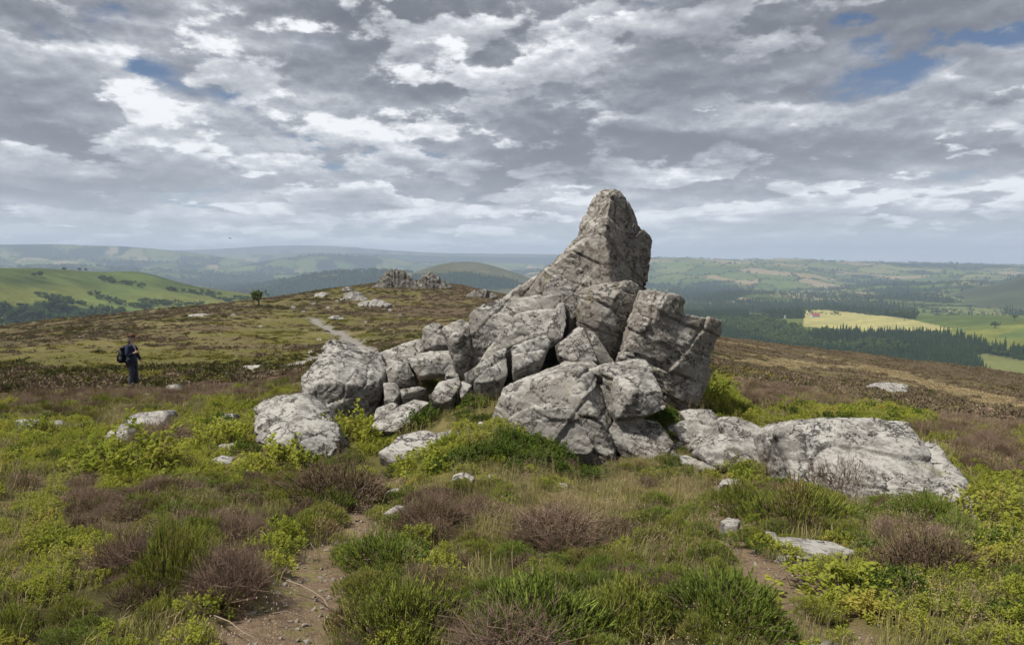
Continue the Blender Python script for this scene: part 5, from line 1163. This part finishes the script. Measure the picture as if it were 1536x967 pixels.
# farm buildings
M_WALL = simple('rendered_wall', (.45, .42, .38), .9, .1, .15, .3); M_SLATE = simple('slate_roof', (.10, .105, .12), .7, .3, .2, .4); M_GLASS = simple('window_glass', (.03, .035, .04), .15, .5); M_RED = simple('red_sheet_roof', (.22, .06, .055), .7, .3, .15, .4)
def house(name, label, cat, p, w, d, h, rz, roofm, group=None):
    e = link(name, None, None, tuple(p)); e.rotation_euler = (0, 0, rz); tag(e, label, cat, group)
    W, D = w/2, d/2; g = h+d*.38
    V = [(-W, -D, -1), (W, -D, -1), (W, D, -1), (-W, D, -1), (-W, -D, h), (W, -D, h), (W, D, h), (-W, D, h), (-W, 0, g), (W, 0, g)]
    bm = bmesh.new(); vv = [bm.verts.new(v) for v in V]
    for f in ((0, 1, 5, 4), (2, 3, 7, 6), (1, 2, 6, 9, 5), (3, 0, 4, 8, 7)): bm.faces.new([vv[k] for k in f])
    me = bpy.data.meshes.new('wall'); bm.to_mesh(me); bm.free(); me.materials.append(M_WALL); link('wall', me, e)
    o = .5; Vr = []; k = (g-h)/D
    for sx in (-W-o, W+o): Vr += [(sx, -D-o, h-o*k+.1), (sx, 0, g+.1), (sx, D+o, h-o*k+.1), (sx, -D-o, h-o*k+.35), (sx, 0, g+.35), (sx, D+o, h-o*k+.35)]
    link('roof', mesh_np('roof', Vr, [np.array([(0, 6, 7, 1), (1, 7, 8, 2), (3, 4, 10, 9), (4, 5, 11, 10), (0, 3, 9, 6), (2, 8, 11, 5), (0, 1, 4, 3), (1, 2, 5, 4), (6, 9, 10, 7), (7, 10, 11, 8)])], False, mats=[roofm]), e)
    if name == 'farmhouse':
        c_ = .6; cv = [(W-1.2+sx*c_, sy*c_, zz) for zz in (g-.8, g+1.3) for sx, sy in ((-1, -1), (1, -1), (1, 1), (-1, 1))]
        link('chimney', mesh_np('chimney', cv, np.array([(0, 1, 5, 4), (1, 2, 6, 5), (2, 3, 7, 6), (3, 0, 4, 7), (4, 5, 6, 7)]), False, mats=[M_WALL]), e)
        for xx in (-W*.6, 0, W*.6):
            for zz in (h*.22, h*.62):
                link('window', mesh_np('window', [(xx-.6, -D-.03, zz), (xx+.6, -D-.03, zz), (xx+.6, -D-.03, zz+1.3), (xx-.6, -D-.03, zz+1.3)], np.array([(0, 1, 2, 3)]), False, mats=[M_GLASS]), e)
    return e
FG = 'farm buildings by the pale yellow field'
house('farmhouse', 'grey slate-roofed farmhouse among trees at the edge of the yellow field', 'house', land_hit(1186, 474), 16, 8, 6, .2, M_SLATE, FG)
house('barn', 'long grey barn just right of the farmhouse', 'barn', land_hit(1196, 473), 22, 12, 5.5, -.15, M_SLATE, FG)
house('barn', 'low pale barn in front of the farmhouse', 'barn', land_hit(1180, 477), 14, 8, 4, .5, M_SLATE, FG)
house('barn', 'red-roofed barn at the corner of the yellow field', 'barn', land_hit(1222, 476), 17, 12, 5, .1, M_RED, FG)
# ------------------------------------------------------------------ the walker
SKIN = simple('skin', (.50, .30, .22), .55, .3, .06, 30); NAVY = simple('navy_jacket_cloth', (.021, .027, .056), .85, .15, .25, 25, .006); TROU = simple('dark_trouser_cloth', (.042, .044, .062), .9, .1, .25, 25, .006)
HATM = simple('brown_hat_felt', (.085, .042, .030), .85, .15, .2, 30); HATB = simple('hat_band', (.03, .018, .014), .7, .2); SHIRT = simple('pale_shirt', (.55, .56, .60), .8, .1, .08, 30); HAIR = simple('grey_hair', (.55, .52, .48), .7, .2, .2, 60); PACK = simple('black_pack_nylon', (.012, .012, .014), .6, .3, .3, 20, .006); BOOT = simple('brown_boot_leather', (.06, .035, .025), .6, .3); EYEM = simple('eye_dark', (.02, .015, .012), .3, .5)
def skin(name, verts, edges, mat_, parent, sub=2, root=0):
    """body or garment grown round a skeleton: verts = (x, y, z, rx, ry)"""
    me = bpy.data.meshes.new(name); me.from_pydata([v[:3] for v in verts], edges, [])
    o = bpy.data.objects.new(name, me); COL.objects.link(o)
    md = o.modifiers.new('s', 'SKIN'); md.use_smooth_shade = True; o.modifiers.new('d', 'SUBSURF').levels = sub; o.modifiers['d'].render_levels = sub
    for i, v in enumerate(verts):
        sv = me.skin_vertices[0].data[i]; sv.radius = (v[3], v[4] if len(v) > 4 else v[3]); sv.use_root = (i == root)
    dg = bpy.context.evaluated_depsgraph_get(); dg.update(); new = bpy.data.meshes.new_from_object(o.evaluated_get(dg))
    o.modifiers.clear(); o.data = new; bpy.data.meshes.remove(me); new.materials.clear(); new.materials.append(mat_)
    for p in new.polygons: p.use_smooth = True
    new.name = name
    if parent: o.parent = parent
    return o
def build_person():
    h_ = hit(200, 582)
    # local axes: faces +X, his right side is -Y (towards the camera)
    V, E = [], []
    def add(*v): V.append(v); return len(V)-1
    pel = add(0, 0, .93, .10, .12); sp = add(-.01, 0, 1.12, .09, .11); ch = add(-.02, 0, 1.32, .09, .13); nk0 = add(-.02, 0, 1.47, .065, .07); nk = add(.005, 0, 1.54, .052, .055); jw = add(.035, 0, 1.60, .068, .062); hd = add(.025, 0, 1.68, .095, .078); tp = add(.02, 0, 1.75, .07, .065)
    E += [(pel, sp), (sp, ch), (ch, nk0), (nk0, nk), (nk, jw), (jw, hd), (hd, tp)]
    def leg(s, fx, kx):
        a = add(.0, .095*s, .86, .10, .10); k = add(kx, .10*s, .48, .062, .062); an = add(fx, .10*s, .09, .042, .045); he = add(fx-.01, .10*s, .045, .042, .042); to = add(fx+.17, .115*s, .03, .032, .04)
        E.extend([(pel, a), (a, k), (k, an), (an, he), (he, to)])
    leg(1, .07, .06); leg(-1, -.05, .02)
    def hand(w, d, up, side, curl):
        """palm and five fingers: d = direction of the hand, side = towards the thumb, up = back of the hand"""
        d, up, side = (np.array(q, float)/np.linalg.norm(q) for q in (d, up, side)); wv = np.array(V[w][:3])
        pm = add(*(wv+d*.05), .024, .034); E.append((w, pm))
        for k, (o, L) in enumerate(((.03, .072), (.011, .08), (-.010, .075), (-.03, .058))):
            k0 = add(*(wv+d*.092+side*o), .0105, .0105); p1 = wv+d*(.092+L*.5)+side*o*1.1-up*curl*L*.25; k1 = add(*p1, .009, .009); k2 = add(*(p1+d*L*.5*(1-.5*curl)-up*curl*L*.55), .0075, .0075)
            E.extend([(pm, k0), (k0, k1), (k1, k2)])
        t0 = add(*(wv+d*.035+side*.045), .012, .012); t1 = add(*(wv+d*.075+side*.062-up*.012), .010, .010); E.extend([(pm, t0), (t0, t1)])
    # right arm bent, hand closed on the pack strap at his chest
    s = add(-.03, -.18, 1.39, .052, .052); e = add(-.06, -.27, 1.14, .045, .045); w = add(.145, -.17, 1.215, .028, .030); E += [(ch, s), (s, e), (e, w)]
    hand(w, (.7, .6, .22), (.5, -.8, 0), (.0, .2, 1), .9)
    # left arm hanging a little in front
    s = add(-.03, .18, 1.39, .052, .052); e = add(.06, .25, 1.12, .045, .045); w = add(.205, .22, .90, .028, .030); E += [(ch, s), (s, e), (e, w)]
    hand(w, (.35, 0, -.94), (.9, .2, .3), (.2, -1, .1), .45)
    # nose
    n0 = add(.118, 0, 1.655, .016, .016); n1 = add(.132, 0, 1.635, .012, .014); E += [(hd, n0), (n0, n1)]
    body = skin('person', V, E, SKIN, None)
    tag(body, 'walker in a brown hat, navy jacket and dark trousers standing in the heath', 'person')
    body.location = (h_[0], h_[1], h_[2]-.02); body.rotation_euler = (0, 0, rad(9))
    for nm, sy in (('ear', -.083), ('ear', .083)):
        bm = bmesh.new(); bmesh.ops.create_uvsphere(bm, u_segments=10, v_segments=8, radius=.03); bmesh.ops.scale(bm, vec=(.7, .35, 1.1), verts=bm.verts); bmesh.ops.translate(bm, vec=(.015, sy, 1.655), verts=bm.verts)
        me = bpy.data.meshes.new(nm); bm.to_mesh(me); bm.free(); me.materials.append(SKIN); link(nm, me, body)
    for sy in (-.034, .034):
        bm = bmesh.new(); bmesh.ops.create_uvsphere(bm, u_segments=10, v_segments=8, radius=.012); bmesh.ops.translate(bm, vec=(.106, sy, 1.672), verts=bm.verts)
        me = bpy.data.meshes.new('eye'); bm.to_mesh(me); bm.free(); me.materials.append(EYEM); link('eye', me, body)
    bm = bmesh.new(); bmesh.ops.create_cube(bm, size=1); bmesh.ops.scale(bm, vec=(.012, .045, .009), verts=bm.verts); bmesh.ops.bevel(bm, geom=bm.edges[:], offset=.003, segments=2, affect='EDGES'); bmesh.ops.translate(bm, vec=(.096, 0, 1.598), verts=bm.verts)
    me = bpy.data.meshes.new('mouth'); bm.to_mesh(me); bm.free(); me.materials.append(simple('lips', (.35, .15, .12), .5, .3)); link('mouth', me, body)
    # garments
    skin('jacket', [(-.005, 0, .73, .175, .20), (-.005, 0, .88, .185, .215), (-.01, 0, 1.05, .155, .19), (-.015, 0, 1.22, .155, .195), (-.025, 0, 1.38, .14, .185), (-.03, 0, 1.475, .085, .105), (-.035, 0, 1.53, .072, .08),
      (-.03, -.20, 1.40, .082, .085), (-.06, -.28, 1.14, .066, .066), (.125, -.18, 1.208, .046, .048), (-.03, .20, 1.40, .082, .085), (.06, .26, 1.12, .064, .064), (.195, .225, .93, .046, .048)],
      [(0, 1), (1, 2), (2, 3), (3, 4), (4, 5), (5, 6), (4, 7), (7, 8), (8, 9), (4, 10), (10, 11), (11, 12)], NAVY, body)
    skin('trousers', [(0, 0, .92, .145, .17), (0, .095, .82, .115, .115), (.06, .10, .48, .085, .085), (.065, .10, .10, .075, .075), (0, -.095, .82, .115, .115), (.02, -.10, .48, .085, .085), (-.055, -.10, .10, .075, .075)], [(0, 1), (1, 2), (2, 3), (0, 4), (4, 5), (5, 6)], TROU, body)
    skin('shirt_front', [(.045, -.02, 1.51, .022, .045), (.085, -.03, 1.42, .024, .045), (.115, -.035, 1.30, .022, .035), (.130, -.035, 1.24, .014, .018)], [(0, 1), (1, 2), (2, 3)], SHIRT, body, 1)
    skin('collar', [(-.065, 0, 1.525, .03, .07), (-.02, .065, 1.515, .025, .03), (-.02, -.065, 1.515, .025, .03)], [(0, 1), (0, 2)], NAVY, body, 1)
    for sy, fx in ((.10, .065), (-.10, -.055)):
        skin('boot', [(fx-.01, sy, .12, .058, .058), (fx-.01, sy, .05, .056, .058), (fx+.09, sy*1.05, .045, .048, .055), (fx+.19, sy*1.1, .035, .036, .046)], [(0, 1), (1, 2), (2, 3)], BOOT, body, 1)
    # grey hair below the hat
    skin('hair', [(-.055, 0, 1.70, .045, .07), (-.068, 0, 1.63, .035, .06), (-.05, 0, 1.575, .022, .045)], [(0, 1), (1, 2)], HAIR, body, 1)
    # hat: dished brim, pinched crown
    n = 32; prof = [(.0, .125, 0), (.06, .123, 0), (.088, .11, .01), (.100, .055, .0), (.104, .035, 0), (.118, .026, 0), (.165, .022, 0), (.205, .030, 0), (.207, .024, 0), (.165, .014, 0), (.10, .018, 0)]
    Vh, Fh = [], []
    for j, (r_, z_, _) in enumerate(prof):
        for i in range(n):
            a = 6.2832*i/n; lift = .028*abs(math.sin(a))**2*max(0, (r_-.11)/.09) - .022*math.cos(a)*max(0, (r_-.11)/.09); dent = -.028*math.exp(-(r_*math.sin(a)/.03)**2) if j < 2 else 0
            Vh.append((r_*1.08*math.cos(a)+.02, r_*.9*math.sin(a), 1.705+z_+lift+dent))
    for j in range(len(prof)-1): Fh += [(j*n+i, j*n+(i+1) % n, (j+1)*n+(i+1) % n, (j+1)*n+i) for i in range(n)]
    hat = link('hat', mesh_np('hat', Vh, np.array(Fh), True, mats=[HATM]), body)
    Vb = [((.109 if k == 0 else .104)*1.08*math.cos(6.2832*i/n)+.02, (.109 if k == 0 else .104)*.9*math.sin(6.2832*i/n), 1.705+(.034 if k == 0 else .066)) for k in (0, 1) for i in range(n)]
    link('hat_band', mesh_np('hat_band', Vb, np.array([(i, (i+1) % n, n+(i+1) % n, n+i) for i in range(n)]), True, mats=[HATB]), hat)
    # the rucksack on his back is a thing of its own
    e = link('backpack', None, None, body.location); e.rotation_euler = body.rotation_euler; tag(e, 'black rucksack on the walker\'s back', 'backpack')
    def bag(nm, c, s, bev, par, m_):
        bm = bmesh.new(); bmesh.ops.create_cube(bm, size=1); bmesh.ops.scale(bm, vec=s, verts=bm.verts)
        for v in bm.verts:
            if v.co.z > 0: v.co.x *= .7; v.co.y *= .85
        bmesh.ops.bevel(bm, geom=bm.edges[:], offset=bev, segments=3, affect='EDGES'); bmesh.ops.rotate(bm, cent=(0, 0, 0), matrix=Matrix.Rotation(rad(-8), 3, 'Y'), verts=bm.verts); bmesh.ops.translate(bm, vec=c, verts=bm.verts)
        me = bpy.data.meshes.new(nm); bm.to_mesh(me); bm.free(); me.materials.append(m_)
        for p in me.polygons: p.use_smooth = True
        return link(nm, me, par)
    bag('pack_body', (-.27, -.03, 1.13), (.22, .34, .50), .06, e, PACK); bag('front_pocket', (-.385, -.03, 1.03), (.09, .26, .24), .035, e, PACK); bag('lid', (-.235, -.03, 1.385), (.20, .30, .09), .035, e, PACK)
    bag('side_pocket', (-.27, -.215, 1.0), (.14, .06, .22), .025, e, PACK)
    for sy in (-.13, .13):
        pts = [(-.16, sy, 1.37), (-.08, sy*1.02, 1.475), (.03, sy*1.0, 1.46), (.128, sy*.95, 1.34), (.155, sy*1.05, 1.20), (.08, sy*1.5, 1.04), (-.13, sy*1.45, .95)]
        skin('strap', [(*p, .011, .026) for p in pts], [(i, i+1) for i in range(len(pts)-1)], PACK, e, 1)
build_person()
# ------------------------------------------------------------------ a bird far off in the air
def build_bird():
    p = P(345, 357.5, 160.0); m_ = simple('dark_feathers', (.03, .028, .026), .7, .2, .3, 8)
    e = link('bird', None, None, p); e.rotation_euler = (0, rad(12), rad(25)); tag(e, 'small dark bird gliding above the far hills at the left', 'bird')
    skin('body', [(-.28, 0, 0, .03, .03), (-.12, 0, .0, .065, .065), (.06, 0, .01, .075, .07), (.2, 0, .03, .045, .04), (.27, 0, .03, .035, .032), (.33, 0, .02, .010, .010)], [(i, i+1) for i in range(5)], m_, e, 1)
    for s in (1, -1):
        V = []
        for t, c0, c1, z in ((.0, -.10, .10, .03), (.25, -.12, .13, .11), (.5, -.13, .08, .10), (.75, -.15, -.02, .05), (.9, -.17, -.11, .03)):
            V += [(c0, s*t, z), (c1, s*t, z), ((c0+c1)/2, s*t, z+.015)]
        Fw = []
        for i in range(4): b = 3*i; Fw += [(b, b+2, b+5, b+3), (b+2, b+1, b+4, b+5), (b+1, b, b+3, b+4)]
        link('wing', mesh_np('wing', V, np.array(Fw), True, mats=[m_]), e)
    link('tail', mesh_np('tail', [(-.24, -.03, 0), (-.24, .03, 0), (-.5, .10, -.01), (-.5, -.10, -.01), (-.24, 0, .02), (-.5, 0, .012)], np.array([(0, 4, 5, 3), (4, 1, 2, 5), (0, 3, 2, 1)]), False, mats=[m_]), e)
build_bird()
# ------------------------------------------------------------------ haze over the valley
def build_haze():
    bm = bmesh.new(); bmesh.ops.create_cube(bm, size=1); bmesh.ops.scale(bm, vec=(36000, 36000, 800), verts=bm.verts); bmesh.ops.translate(bm, vec=(0, 0, -30), verts=bm.verts)
    me = bpy.data.meshes.new('haze'); bm.to_mesh(me); bm.free()
    m = bpy.data.materials.new('haze'); m.use_nodes = True; t = NT(m.node_tree); t.n.clear(); out = t.node('ShaderNodeOutputMaterial')
    v = t.node('ShaderNodeVolumePrincipled', {'Color': (.58, .71, .90, 1), 'Density': HAZE, 'Anisotropy': .0}); t.l.new(v.outputs[0], out.inputs['Volume'])
    me.materials.append(m); o = link('haze', me); tag(o, 'thin blue air haze over the valley', None, None, 'stuff')
HAZE = 1.15e-4
build_haze()
